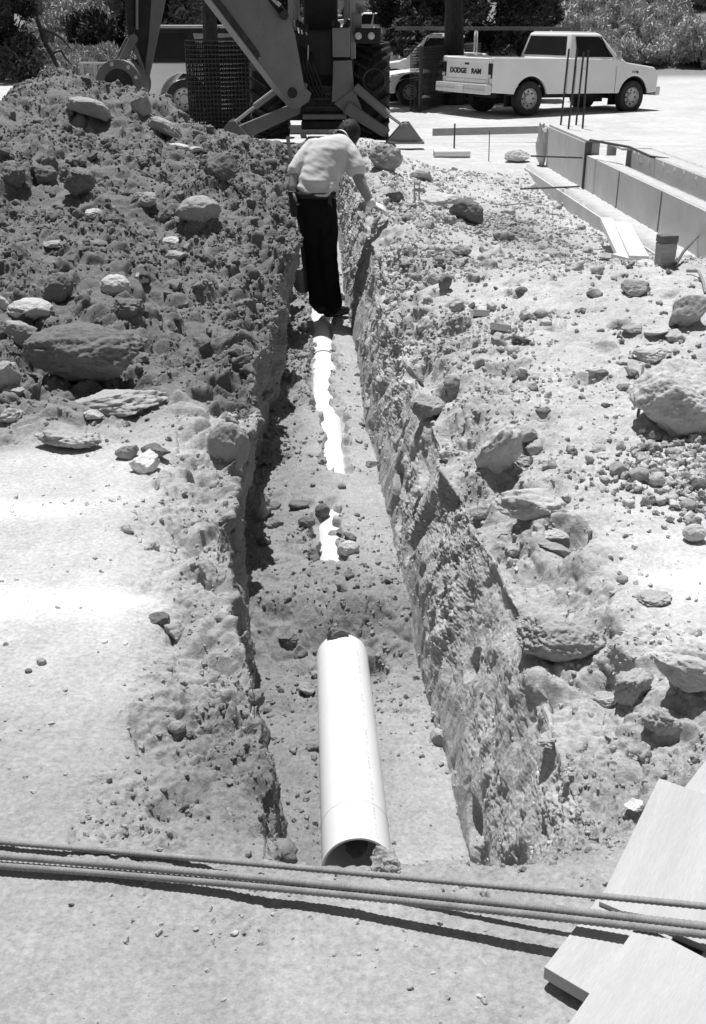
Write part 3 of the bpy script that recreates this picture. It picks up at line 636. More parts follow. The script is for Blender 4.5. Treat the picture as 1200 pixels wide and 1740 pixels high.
# ------------------------------------------------------------------ ribbed reinforcing bars
m_rebar = mat('rusty_steel', .25, rough=.7, spec=.4, var=.25, scale=20, fine=.2)
m_steel = mat('dark_steel', .05, rough=.6, spec=.4, var=.25, scale=12)
def rebar(pts, r, label, pitch=.0115, n=14, rib=1.13, group=None, name='reinforcing_bar'):
    pts = [Vector(p) for p in pts]; segs = []
    t_ = np.linspace(0, 1, 400); K = len(pts)
    ts = np.linspace(0, 1, K); C_ = np.array([p[:] for p in pts])
    if K == 3: co = np.polyfit(ts, C_, 2); path = np.stack([np.polyval(co[:, i], t_) for i in range(3)], 1)
    else: path = np.stack([np.interp(t_, ts, C_[:, i]) for i in range(3)], 1)
    s_l = np.concatenate([[0], np.cumsum(np.linalg.norm(np.diff(path, axis=0), axis=1))]); L_ = s_l[-1]
    ss = []; rr = []; q = 0
    while q < L_:
        for f_, g_ in ((0, 1.0), (.45, 1.0), (.55, rib), (.9, rib)): ss.append(q + f_ * pitch); rr.append(r * g_)
        q += pitch
    ss = np.array(ss); rr = np.array(rr); C2 = np.stack([np.interp(ss, s_l, path[:, i]) for i in range(3)], 1)
    T_ = np.gradient(C2, axis=0); T_ /= np.linalg.norm(T_, axis=1, keepdims=True); up_ = np.array([0, 0, 1.0]); Xv = np.cross(T_, up_); Xv /= np.linalg.norm(Xv, axis=1, keepdims=True); Yv = np.cross(T_, Xv)
    an = np.linspace(0, 2 * PI, n, endpoint=False); lean = .35 * r * np.cos(an)[None, :, None] * T_[:, None, :]
    V = C2[:, None, :] + rr[:, None, None] * (np.cos(an)[None, :, None] * Xv[:, None, :] + np.sin(an)[None, :, None] * Yv[:, None, :]) + lean
    m_, = (len(ss),); ii_ = np.arange(m_ * n).reshape(m_, n); jn = np.roll(ii_, -1, 1)
    Fc = np.stack([ii_[:-1], jn[:-1], jn[1:], ii_[1:]], -1).reshape(-1, 4)
    o = mesh_np(name, V.reshape(-1, 3), Fc, m_rebar, smooth=True); return tag(o, label, 'rebar', group)
def line3(a, b, c, z0, z1, z2, ext=.35):
    A, B, C_ = atZ(*a, z0), atZ(*b, z1), atZ(*c, z2); return [A, B, C_]
rebar(line3((-260, 1410), (470, 1471), (1460, 1566), .022, .030, .125), .0062, 'single thin ribbed steel bar lying across the near end of the trench')
rebar(line3((-260, 1437), (470, 1495), (1460, 1606), .040, .042, .112), .0076, 'upper thick ribbed steel bar of the touching pair across the foreground')
rebar(line3((-260, 1455), (470, 1509), (1460, 1620), .022, .030, .104), .0076, 'lower thick ribbed steel bar of the touching pair across the foreground')
# ------------------------------------------------------------------ boards at the lower right
m_ply = mat('pale_plywood', .45, rough=.8, spec=.15, var=.09, scale=3, stretch=(1, 9, 9), fine=.10, dirt=.25, dirtval=.36, bump=.0008, bscale=50)
m_wood = mat('weathered_wood', .34, rough=.85, spec=.15, var=.2, scale=6, stretch=(1, 8, 8), fine=.1)
def board4(name, p0, dirv, L_, W_, T_, label, cat='board', m=None, side=1, tip=0.0):
    """a plank: p0 is one top corner, dirv its direction on the ground, its width laid off to the right of that"""
    d_ = Vector(dirv).normalized(); r_ = d_.cross(Vector((0, 0, 1))).normalized() * side; n_ = r_.cross(d_).normalized() * side
    n_ = n_ if n_.z > 0 else -n_
    b = MB(); P_ = [p0, p0 + d_ * L_, p0 + d_ * L_ + r_ * W_, p0 + r_ * W_]; c_ = sum(P_, Vector()) / 4
    R = Matrix((d_, r_, n_)).transposed(); b.box((0, 0, 0), (L_, W_, T_)); o = b.build(name, m or m_ply, None, bevel=.0012)
    o.matrix_world = Matrix.Translation(c_ - n_ * T_ / 2) @ R.to_4x4(); return tag(o, label, cat)
def seg(a, za, b, zb): A, B = atZ(*a, za), atZ(*b, zb); return A, B, (B - A)
A, B, D_ = seg((1018, 1532), .050, (1120, 1322), .085); board4('plywood_sheet', A, D_, D_.length, .55, .018, 'wide pale plywood sheet at the right edge passing under the steel bars', 'plywood')
A, B, D_ = seg((925, 1643), .036, (1035, 1502), .040); board4('plank', A, D_, 1.0, .155, .030, 'middle pale plank whose squared end juts over the dirt left of the lowest planks')
A, B, D_ = seg((985, 1712), .062, (1085, 1568), .066); board4('plank', A - D_ * 2.5, D_, D_.length * 3.5, .20, .026, 'pale plank reaching the bottom edge with a shaded right side')
A, B, D_ = seg((1125, 1740), .030, (1205, 1600), .036); board4('plank', A - D_ * 2.0, D_, D_.length * 5, .25, .024, 'lowest pale plank in the bottom right corner')
# ------------------------------------------------------------------ foundation wall
m_conc = mat('form_concrete', .52, rough=.9, spec=.15, var=.10, scale=3, fine=.07, bump=.002, bscale=40, dirt=.35, dirtval=.58)
m_rawc = mat('rough_concrete', .50, rough=.95, spec=.1, var=.12, scale=14, fine=.18, bump=.01, bscale=30)
m_joint = mat('joint_line', .10, rough=.9, var=.2)
wx_ = lambda y: 2.41 + (11.3 - y) * .0405
W0 = empty('foundation_wall', (wx_(9), 9, 0), 0, 'grey concrete foundation wall on a rough footing along the right side', 'concrete wall')
def wpt(y, off, z): return Vector((wx_(y) + off, y, z)) - W0.location
def wall_piece(name, y0, y1, o0, o1, z0, z1, m, parent=W0, bevel=.004):
    b = MB(); vs = [b.bm.verts.new(wpt(y, o, z)) for z in (z0, z1) for (y, o) in ((y0, o0), (y1, o0), (y1, o1), (y0, o1))]
    for f in ((0, 3, 2, 1), (4, 5, 6, 7), (0, 1, 5, 4), (1, 2, 6, 5), (2, 3, 7, 6), (3, 0, 4, 7)): b.bm.faces.new([vs[i] for i in f])
    return b.build(name, m, parent, bevel=bevel)
def rough_strip(name, y0, y1, o0, o1, z0, z1, m, parent=W0, n=160, amp=.018, seed=1):
    """a length of cast concrete with ragged edges"""
    ys = np.linspace(y0, y1, n); prof = [(o0, z0), (o0, z0 + (z1 - z0) * .5), (o0, z1), (o0 + (o1 - o0) * .3, z1), (o0 + (o1 - o0) * .65, z1), (o1, z1), (o1, z0)]
    V = []; 
    for y_ in ys:
        for (o_, z_) in prof: p = wpt(y_, o_, z_); V.append(p[:])
    V = np.array(V); nn = vnoise(V[:, 0] * 22, V[:, 1] * 14, V[:, 2] * 22, seed); n2_ = vnoise(V[:, 0] * 50, V[:, 1] * 40, V[:, 2] * 50, seed + 1)
    V[:, 2] += nn * amp + n2_ * amp * .5; V[:, 0] += (nn * .8 + n2_ * .6) * amp
    q = len(prof); ii_ = np.arange(n * q).reshape(n, q); Fc = np.stack([ii_[:-1, :-1], ii_[1:, :-1], ii_[1:, 1:], ii_[:-1, 1:]], -1).reshape(-1, 4)
    return mesh_np(name, V, Fc, m, smooth=True, parent=parent)
rough_strip('footing', 6.2, 13.35, -.21, .24, -.18, .035, m_rawc, seed=5)
wall_piece('footing_side', 6.2, 13.33, -.232, -.214, -.22, .005, m_conc, bevel=.003)
wall_piece('wall_panel', 11.34, 12.25, 0, .14, .02, .485, m_conc); wall_piece('wall_panel', 12.256, 13.2, 0, .14, .02, .485, m_conc)
wall_piece('capping', 11.34, 13.22, .01, .46, .487, .512, m_rawc); wall_piece('capping', 10.62, 11.338, .17, .46, .487, .508, m_rawc)  # short second capping added over the pocket to keep it in shade
for a_, b_ in ((10.05, 11.30), (8.78, 10.044), (7.5, 8.774), (5.9, 7.494)): wall_piece('wall_panel', a_, b_, .003, .15, .02, .37, m_conc)
for yj in (10.047, 8.777, 7.497): wall_piece('joint', yj - .006, yj + .006, -.002, .0, .03, .36, m_joint, bevel=0)
wall_piece('corner_post', 11.305, 11.335, -.016, .05, .02, .50, m_joint, bevel=.002)
rough_strip('poured_top', 6.0, 10.75, .012, .15, .30, .374, m_rawc, amp=.003, seed=9)
wall_piece('rear_panel', 5.8, 10.6, .26, .30, .02, .50, m_conc); wall_piece('rear_panel', 10.606, 11.33, .42, .45, .02, .486, m_conc); wall_piece('pocket_blocker', 10.56, 10.604, .302, .452, .02, .486, m_conc)  # pocket back and side closure added to block light and keep it dark
rough_strip('rear_top', 5.8, 10.6, .262, .46, .42, .506, m_rawc, amp=.008, seed=12)
wall_piece('pocket_frame', 11.12, 11.14, .16, .255, .385, .50, m_rawc, bevel=.001)
wall_piece('pocket_floor', 5.9, 11.3, .155, .255, .0, .28, m_rawc)
# ragged far end of the pour
V = rockshape(5, 77, 6, .16, .6) * np.array([.09, .10, .30]); o = mesh_np('poured_end', V, ICO[5][1], m_rawc, parent=W0); o.location = wpt(13.28, -.03, .24)
# upright starter bars on the wall
for (ub, vb, ut, vt, lb) in ((953, 212, 967, 83, 'leftmost of the four upright bars standing on the far end of the wall'), (966, 219, 981, 82, 'second upright bar from the left on the far end of the wall'),
                             (979, 212, 992, 88, 'third upright bar from the left on the far end of the wall'), (990, 218, 1000, 85, 'rightmost of the four upright bars on the far end of the wall')):
    b_ = atZ(ub, vb, .515); y_ = b_.y; t_ = atY(ut, vt, y_); tag(MB().tube([b_ - Vector((0, 0, .1)), b_, t_], .0115, 8).build('upright_bar', m_steel), lb, 'rebar', 'upright starter bars')
for (u0, v0_, u1, v1, zz, lb) in ((902, 265, 990, 268, .30, 'upper rusty rod poking sideways out of the wall corner'), (884, 321, 985, 317, .08, 'lower rusty rod poking sideways out of the wall footing')):
    b_ = atY(u1, v1, 11.32); a_ = atY(u0, v0_, 11.5); tag(MB().tube([b_, a_], .009, 8).build('steel_rod', m_steel), lb, 'rod')
p, n = hit(1020, 246); tag(MB().tube([atZ(1003, 238, .54), atZ(1070, 250, .54), atZ(1106, 266, .51), atZ(1136, 270, .50)], .012, 8).build('steel_rod', m_steel), 'dark rod lying along the top of the rear wall form', 'rod')
# timber form board on stakes
A, B = atZ(735, 235, -.03), atZ(926, 232, -.03); A.z = B.z = 0
tag(MB().beam(Vector((A.x, A.y, .06)), Vector((B.x, B.y, .075)), .03, .11).build('form_board', m_wood, bevel=.002), 'long timber form board standing on edge beyond the bank', 'board')
for (u_, vb, vt, lb) in ((772, 252, 210, 'dark steel stake in front of the long form board'), (831, 274, 222, 'thin steel stake right of the dark one by the form board')):
    p, n = hit(u_, vb); 
    if p is None: p = atZ(u_, vb, 0)
    t_ = atY(u_ + 1, vt, p.y); tag(MB().tube([p - Vector((0, 0, .1)), t_], .012 if u_ < 800 else .006, 8).build('stake', m_steel), lb, 'stake')
p, n = hit(768, 268); P0 = p + Vector((0, 0, .05)); 
t_ = empty('pipe_offcut', P0, 0, 'short white pipe offcut lying on a thin board behind the bank', 'pipe'); MB().tube([(-.24, 0, 0), (.24, .03, 0)], .05, 20, cap=False).build('barrel', m_pvc, t_, smooth=True); MB().tube([(-.24, 0, 0), (.24, .03, 0)], .046, 20, cap=False).build('bore', m_inside, t_, smooth=True)
o = MB().box((0, 0, 0), (.75, .22, .02)).build('thin_board', m_wood, bevel=.002); o.location = P0 + Vector((.1, .05, -.065)); o.rotation_euler = (0, 0, .05); tag(o, 'thin weathered board under the white pipe offcut', 'board')
# fallen lumber by the wall
m_lum = mat('pale_lumber', .64, rough=.8, spec=.15, var=.1, scale=4, stretch=(6, 1, 6), fine=.1, dirt=.3, dirtval=.5)
def plank_px(a, b, wpx, T_, label, m=m_lum, lift=.03, name='lumber', za=None, zb=None):
    A, _ = hit(*a); B, _ = hit(*b); A = A.copy(); B = B.copy(); A.z = max(A.z, 0) + lift; B.z = max(B.z, 0) + lift
    if za is not None: A = atZ(*a, za)
    if zb is not None: B = atZ(*b, zb)
    w_ = wpx / (F / depth(A)); return tag(MB().beam(A, B, w_, T_).build(name, m, bevel=.002), label, 'lumber')
plank_px((1030, 374), (1063, 440), 20, .04, 'left pale lumber offcut leaning on the footing', za=.12, zb=.20)
plank_px((1056, 381), (1086, 440), 26, .04, 'right pale lumber offcut with a dark sawn end on the footing', za=.14, zb=.23)
plank_px((1046, 436), (1112, 453), 20, .045, 'low lumber offcut lying across in front of the two leaning ones', za=.20, zb=.20)
stone(1036, 437, 34, 16, 'mid', 'small wedge of wood left of the low lumber offcut', 'wedge', 'wood', cuts=10, rnd=.35, sink=.1)
p, n = hit(1133, 456); bx_ = F / depth(p); w_ = 30 / bx_; h_ = 48 / bx_ / CT
t_ = empty('post_stub', p + Vector((0, .06, 0)), .2, 'squat weathered square post with a dark top band standing before the wall', 'post')
MB().prism([(-w_ / 2 * .9, 0), (w_ / 2 * .9, 0), (w_ / 2, h_ * .76), (-w_ / 2, h_ * .76)], (0, 0, 0), (1, 0, 0), (0, 0, 1), (0, 1, 0), -w_ * .38, w_ * .38).build('shaft', m_wood, t_, bevel=.006)
MB().box((0, 0, h_ * .885), (w_ * 1.02, w_ * .80, h_ * .24)).build('top_band', mat('dark_wood', .16, rough=.8, var=.2), t_, bevel=.006)  # top band in a darker wood tone
def twig(pts, r, label, m=m_steel, name='stick', cat='stick'):
    P_ = []
    for (u_, v_, up_) in pts:
        q, n = hit(u_, v_); P_.append(q + Vector((0, 0, up_)))
    tag(MB().tube(P_, [r * (1 - .4 * i / len(P_)) for i in range(len(P_))], 7).build(name, m, smooth=True), label, cat)
m_bark = mat('grey_bark', .13, rough=.95, var=.3, scale=15)
twig([(1146, 456, .01), (1160, 444, .06), (1170, 440, .09), (1184, 430, .14)], .010, 'dark crooked stick rising right of the squat post', m_bark)
twig([(1166, 466, .02), (1186, 470, .03), (1194, 484, .02), (1198, 500, .01)], .010, 'bent rusty bar half buried at the right edge', m_rebar, 'bent_bar', 'rod')
twig([(1092, 632, .03), (1088, 660, .02), (1090, 672, .03), (1082, 716, .02)], .006, 'thin dark stick left of the big pale boulder', m_bark)
twig([(850, 353, .02), (880, 350, .02), (908, 346, .02)], .008, 'upper thin grey lath on the dirt below the footing', m_wood, 'lath', 'wood')
twig([(852, 364, .02), (905, 351, .02)], .010, 'lower thin grey lath on the dirt below the footing', m_wood, 'lath', 'wood')
twig([(705, 352, .0), (704, 342, .05), (704, 331, .11)], .009, 'left of two short pegs behind the pale hump', m_steel, 'peg', 'peg')
twig([(713, 352, .0), (712, 342, .05), (712, 332, .10)], .009, 'right of two short pegs behind the pale hump', m_steel, 'peg', 'peg')
for (u_, v_, w_, h_, rz, lb) in ((817, 536, 28, 20, .15, 'square pale cut block on the right bank'), (852, 560, 34, 22, -.25, 'second pale cut block lower right of the square one')):
    p, n = hit(u_, v_ + h_ * .3); s_ = F / depth(p); o = MB().box((0, 0, 0), (w_ / s_, w_ / s_ * .75, h_ / s_ * .55)).build('cut_block', m_rawc, bevel=.003); o.location = p + Vector((0, .04, .02)); o.rotation_euler = (-.35, .08, rz); tag(o, lb, 'block')
# pale roots hanging out of the left wall
m_root = mat('root', .40, rough=.9, var=.2)
for i_, (pts, lb) in enumerate((([(425, 1155), (430, 1175), (434, 1188)], 'short pale root hanging from the left trench wall'), ([(428, 1206), (440, 1198), (456, 1190)], 'pale forked root crossing the dark foot of the left wall'))):
    P_ = [atY(a_, b_, 2.32 + .03 * j_) for j_, (a_, b_) in enumerate(pts)]; tag(MB().tube(P_, .0016, 5).build('root', m_root), lb, 'root')
# ------------------------------------------------------------------ vehicles
m_paint = mat('white_paint', .80, rough=.35, spec=.5, var=.04, scale=2, dirt=.2, dirtval=.62)
m_glass = mat('dark_glass', .012, rough=.06, spec=.35, var=.3, scale=3)
m_tyre = mat('tyre_rubber', .035, rough=.85, spec=.25, var=.3, scale=8, dirt=.25, dirtval=.07)
m_rim = mat('rim_metal', .42, rough=.4, spec=.5, metal=.3, var=.1)
m_chrome = mat('bumper_metal', .62, rough=.3, spec=.6, metal=.4, var=.08)
m_black = mat('black_paint', .02, rough=.6, spec=.3, var=.3)
m_lamp = mat('lamp_lens', .015, rough=.4, spec=.2, var=.3)
m_seat = mat('seat_cloth', .05, rough=.9, var=.2)
def wheel(parent, c, r, wd, side, rimr=.60):
    """c is the centre of the wheel, side is +1 where the outer face looks along +y"""
    t = MB(); s = side; h = wd / 2
    t.lathe(c, (0, s, 0), [(-h, r * .55), (-h, r * .93), (-h * .8, r), (h * .8, r), (h, r * .93), (h, r * .62), (h * .75, r * .58), (h * .2, r * .5)], 40)
    w_ = t.build('wheel', m_tyre, parent, smooth=True)
    q = MB(); q.lathe(c, (0, s, 0), [(h * .85, r * .62), (h * .92, r * .60), (h * .5, r * .52), (h * .35, r * .30), (h * .75, r * .24), (h * .75, 0.0)], 32); q.build('rim', m_rim, w_, smooth=True)
    k = MB()
    for i in range(8):
        a = i * PI / 4; k.box((c[0] + math.cos(a) * r * .41, c[1] + s * h * .47, c[2] + math.sin(a) * r * .41), (r * .10, h * .1, r * .10), Matrix.Rotation(-a, 3, 'Y'))
    k.build('vent_hole', m_black, w_); return w_
def arch(cx, cz, r, z0, n=12):
    """points of a wheel opening from right to left, above z0"""
    a0 = math.asin(max(-1, min(1, (z0 - cz) / r))); return [(cx + r * math.cos(a0 + (PI - 2 * a0) * i / n), cz + r * math.sin(a0 + (PI - 2 * a0) * i / n)) for i in range(n + 1)]
def shell(name, prof, hw, m, parent, y0=None, y1=None, taper=None, bevel=.03):
    b = MB(); b.prism(prof, (0, 0, 0), (1, 0, 0), (0, 0, 1), (0, 1, 0), -hw if y0 is None else y0, hw if y1 is None else y1)
    if taper:
        z0, kk = taper
        for v in b.bm.verts:
            if v.co.z > z0: v.co.y *= kk
    return b.build(name, m, parent, bevel=bevel, seg=3, smooth=True, ang=40)
def frustum(name, bot, top, zb, zt, yb, yt, m, parent, bevel=.03):
    """greenhouse: bot/top are (x_back, x_front)"""
    b = MB(); v = [b.bm.verts.new(p) for p in ((bot[0], -yb, zb), (bot[1], -yb, zb), (bot[1], yb, zb), (bot[0], yb, zb), (top[0], -yt, zt), (top[1], -yt, zt), (top[1], yt, zt), (top[0], yt, zt))]
    for f in ((0, 3, 2, 1), (4, 5, 6, 7), (0, 1, 5, 4), (1, 2, 6, 5), (2, 3, 7, 6), (3, 0, 4, 7)): b.bm.faces.new([v[i] for i in f])
    return b.build(name, m, parent, bevel=bevel, seg=3, smooth=True, ang=40), [p.co.copy() if hasattr(p, 'co') else p for p in ()]
def pane(name, quad, inset, parent, m=None, off=.006, frame=None):
    """a pane just proud of the quad (four corners in order), inset as fractions (left, right, bottom, top)"""
    a, b, c, d = map(Vector, quad); l, r, bo, to = inset
    P_ = lambda s, t: (a * (1 - s) + b * s) * (1 - t) + (d * (1 - s) + c * s) * t
    n_ = (b - a).cross(d - a).normalized(); q = [P_(l, bo), P_(1 - r, bo), P_(1 - r, 1 - to), P_(l, 1 - to)]
    k = MB(); k.prism([(0, 0), (1, 0), (1, 1), (0, 1)], (0, 0, 0), (1, 0, 0), (0, 1, 0), (0, 0, 1), 0, 1) if False else None
    vs0 = [k.bm.verts.new(p + n_ * -.01) for p in q]; vs1 = [k.bm.verts.new(p + n_ * off) for p in q]
    k.bm.faces.new(vs1); 
    for i in range(4): k.bm.faces.new((vs0[i], vs0[(i + 1) % 4], vs1[(i + 1) % 4], vs1[i]))
    return k.build(name, m or m_glass, parent, bevel=.0)
def text_mesh(body, size, parent, M, m, name='lettering', ext=.004, bold=0.0):
    cu = bpy.data.curves.new(name, 'FONT'); cu.body = body; cu.size = size; cu.align_x = 'CENTER'; cu.align_y = 'CENTER'; cu.extrude = ext; cu.offset = bold
    tmp = bpy.data.objects.new('tmp_text', cu); COL.objects.link(tmp); dg = bpy.context.evaluated_depsgraph_get(); me = bpy.data.meshes.new_from_object(tmp.evaluated_get(dg))
    bpy.data.objects.remove(tmp); me.materials.clear(); me.materials.append(m); o = link(bpy.data.objects.new(name, me), parent); o.matrix_local = M; return o
def pickup(loc, yaw, label, front=3.07, nose=3.80, rear=-1.08, cab0=1.04, hw=.985, h=1.72, r=.365, detail=True, name='pickup_truck', bed_rim=1.20, sill=.46, rf=1.0, group=None):
    t = empty(name, loc, yaw, label, 'truck', group); ar = r * 1.28; hb = bed_rim
    # front half: doors, fenders, bonnet
    hood = hb - .08
    prof = [(cab0, sill)] + [(cab0, hb), (cab0 + 1.62, hb - .01), (cab0 + 1.75, hood), (nose - .12, hood - .10), (nose, hood - .24), (nose, sill + .02)] + arch(front, r, ar, sill) 
    shell('body', prof, hw, m_paint, t, taper=(.95, .955))
    # load bed
    for s in (-1, 1):
        pr_ = [(rear, sill + .04), (rear, hb), (cab0 - .03, hb), (cab0 - .03, sill)] + arch(0, r, ar, sill)
        y0, y1 = (-hw, -hw + .13) if s < 0 else (hw - .13, hw)
        shell('bed_side', pr_, hw, m_paint, t, y0, y1, bevel=.025)
    MB().box(((rear + cab0) / 2, 0, .62), (cab0 - rear - .1, hw * 1.7, .05)).build('bed_floor', m_paint, t, bevel=.005)
    MB().box((cab0 - .06, 0, (.62 + hb) / 2 - .02), (.05, hw * 1.72, hb - .68)).build('bed_front', m_paint, t, bevel=.01)
    tg = MB().box((rear + .025, 0, (.64 + hb) / 2), (.07, hw * 2 - .30, hb - .66)).build('tailgate', m_paint, t, bevel=.02, seg=3)
    MB().box((rear - .012, 0, hb - .055), (.03, hw * 2 - .32, .07)).build('top_rail', m_paint, tg, bevel=.01)
    MB().box((rear - .013, 0, .715), (.022, hw * 2 - .36, .075)).build('lower_moulding', m_paint, tg, bevel=.008)
    MB().box((rear - .014, 0, hb - .145), (.02, .15, .035)).build('latch', m_black, tg, bevel=.004)
    if detail:
        M = Matrix.Translation((rear - .017, 0, .905)) @ Matrix.Rotation(-PI / 2, 4, 'Z') @ Matrix.Rotation(PI / 2, 4, 'X')
        for wd_, xo in (('DODGE', -.32), ('RAM', .36)): text_mesh(wd_, .165, tg, Matrix.Translation((0, -xo, 0)) @ M @ Matrix.Diagonal((1.08, .9, 1, 1)), m_black, bold=.004)
        M = Matrix.Translation((cab0 + 2.02, -hw * .985 - .004, .90)) @ Matrix.Rotation(PI / 2, 4, 'X'); text_mesh('D150', .085, t, M, m_black, 'fender_badge', bold=.003)
    for s in (-1, 1):
        tl = MB().box((rear + .02, s * (hw - .085), .93), (.09, .13, .30)).build('tail_lamp', m_lamp, t, bevel=.01)
        MB().box((rear - .027, s * (hw - .085), .825), (.01, .10, .07)).build('reverse_lens', m_chrome, tl, bevel=.003)
    bp = MB().box((rear - .10, 0, .56), (.16, hw * 2 + .02, .20)).build('rear_bumper', m_chrome, t, bevel=.02)
    MB().box((rear - .185, 0, .56), (.015, hw * 1.9, .035)).build('bumper_groove', m_rim, bp, bevel=.004)
    MB().box((rear - .19, 0, .54), (.02, .30, .155)).build('licence_plate', mat('plate', .7, rough=.4, var=.15, scale=30), bp, bevel=.004)
    MB().box((nose + .05, 0, .50), (.14, hw * 2 + .01, .20)).build('front_bumper', m_chrome, t, bevel=.03)
    MB().box((nose + .005, 0, .78), (.03, hw * 1.7, .28)).build('grille', m_black, t, bevel=.01)
    # black liners added so the white wheel openings look dark inside
    for xx in (0, front):
        for s in (-1, 1):
            lp = [(xx + ar * 1.02 * math.cos(a), r + ar * 1.02 * math.sin(a)) for a in np.linspace(.12, PI - .12, 14)] + [(xx + (ar - .025) * math.cos(a), r + (ar - .025) * math.sin(a)) for a in np.linspace(PI - .12, .12, 14)]
            b = MB(); y0, y1 = sorted((s * (hw - .05), s * (hw - .34))); b.prism(lp, (0, 0, 0), (1, 0, 0), (0, 0, 1), (0, 1, 0), y0, y1); b.box((xx, s * (hw - .36), r + .15), (ar * 1.9, .03, ar * 1.4)); b.build('wheel_well', m_black, t)
    # cab
    zb, zt = hb - .03, h; bot = (cab0 + .02, cab0 + 1.60); top = (cab0 + .14, cab0 + 1.02); yb, yt = hw * .94, hw * .76
    frustum('cab', bot, top, zb, zt, yb, yt, m_paint, t, bevel=.055)
    MB().box(((top[0] + top[1]) / 2, 0, zt + .008), (top[1] - top[0] - .1, yt * 1.8, .03)).build('roof', m_paint, t, bevel=.014)
    c = lambda x, y, z: Vector((x, y, z)); A = [c(bot[0], -yb, zb), c(bot[1], -yb, zb), c(bot[1], yb, zb), c(bot[0], yb, zb), c(top[0], -yt, zt), c(top[1], -yt, zt), c(top[1], yt, zt), c(top[0], yt, zt)]
    pane('rear_window', (A[3], A[0], A[4], A[7]), (.07, .07, .14, .14), t)
    pane('windscreen', (A[1], A[2], A[6], A[5]), (.06, .06, .12, .12), t)
    for s, q in ((-1, (A[0], A[1], A[5], A[4])), (1, (A[2], A[3], A[7], A[6]))):
        q = q if s < 0 else q
        w_ = pane('side_window', q, (.15, .13, .10, .14) if s < 0 else (.13, .15, .10, .14), t)
        xq = cab0 + 1.12; MB().beam((xq - .1, s * (yt + (yb - yt) * .12 + .008), zt - .07), (xq + .12, s * (yb + .006), zb + .06), .012, .03, up=(1, 0, 0)).build('vent_bar', m_black, w_)
        MB().box((cab0 + .42, s * (hw * .958 + .012), .98), (.14, .02, .03)).build('door_handle', m_chrome, t, bevel=.005)
        for xx in (cab0 + .20, cab0 + 1.42): MB().box((xx, s * (hw + .0005), .76), (.010, .004, .56)).build('door_seam', mat('seam_line', .12, rough=.8), t)  # dark line at the door gap
        ma = MB().beam((cab0 + 1.28, s * yb, 1.16), (cab0 + 1.22, s * (hw + .22), 1.22), .02, .02).build('mirror_arm', m_chrome, t); MB().box((cab0 + 1.22, s * (hw + .24), 1.26), (.03, .14, .20)).build('mirror', m_chrome, ma, bevel=.01)
    for xx in (0, front):
        for s in (-1, 1): wheel(t, (xx, s * (hw - .14), r), r, .22, s)
    MB().box(((front) / 2, 0, .42), (front + 1.1, .8, .14)).build('chassis', m_black, t, bevel=.01); MB().box((cab0 + .9, 0, .52), (1.0, hw * 1.7, .1)).build('underbody', m_black, t, bevel=.01)
    for xx in (0, front): MB().tube([(xx, -hw + .2, r), (xx, hw - .2, r)], .07, 10).build('axle', m_black, t)
    return t
truck = pickup((3.93, 24.9, -.28), math.radians(34), 'white long bed pickup truck seen from its rear right corner', hw=.95)
truck.rotation_euler = (0, math.radians(1.1), math.radians(30))
rw = Vector((3.93, 24.9)); # move so that the rear right wheel touches where the photograph shows it
ca, sa = math.cos(math.radians(30)), math.sin(math.radians(30)); offx, offy = (.85 * sa, -.85 * ca); truck.location.x -= .05 + offx; truck.location.y -= offy
# smaller pickup with a ladder rack, facing left, behind
tr2 = pickup((4.30, 30.2, -.30), math.radians(172), 'white pickup truck with a ladder rack facing left behind the bare steel mesh', front=3.1, nose=3.95, cab0=1.25, hw=.93, h=1.64, bed_rim=1.08, detail=False)
def rack(parent):
    for x_ in (-.9, 1.05):
        rk = MB()
        for s in (-1, 1): rk.tube([(x_, s * .88, 1.05), (x_, s * .88, 1.62), (x_, s * .80, 1.70), (x_, 0, 1.72)], .022, 8)
        rk.build('rack_frame', m_chrome, parent, smooth=True)
rack(tr2)
lad = empty('ladder', tr2.location + Vector((-.1, -.1, 1.78)), math.radians(172), 'long metal extension ladder lying on the rack of the rear pickup', 'ladder')
for s in (-1, 1): MB().box((.8, s * .22 - .2, 0), (4.6, .03, .08)).build('rail', mat('ladder_metal', .13, rough=.5, var=.2), lad, bevel=.004)
rg = MB()
for i_ in range(15): rg.tube([(-1.35 + i_ * .305, -.42, 0), (-1.35 + i_ * .305, .02, 0)], .02, 8)
rg.build('rungs', m_chrome, lad)
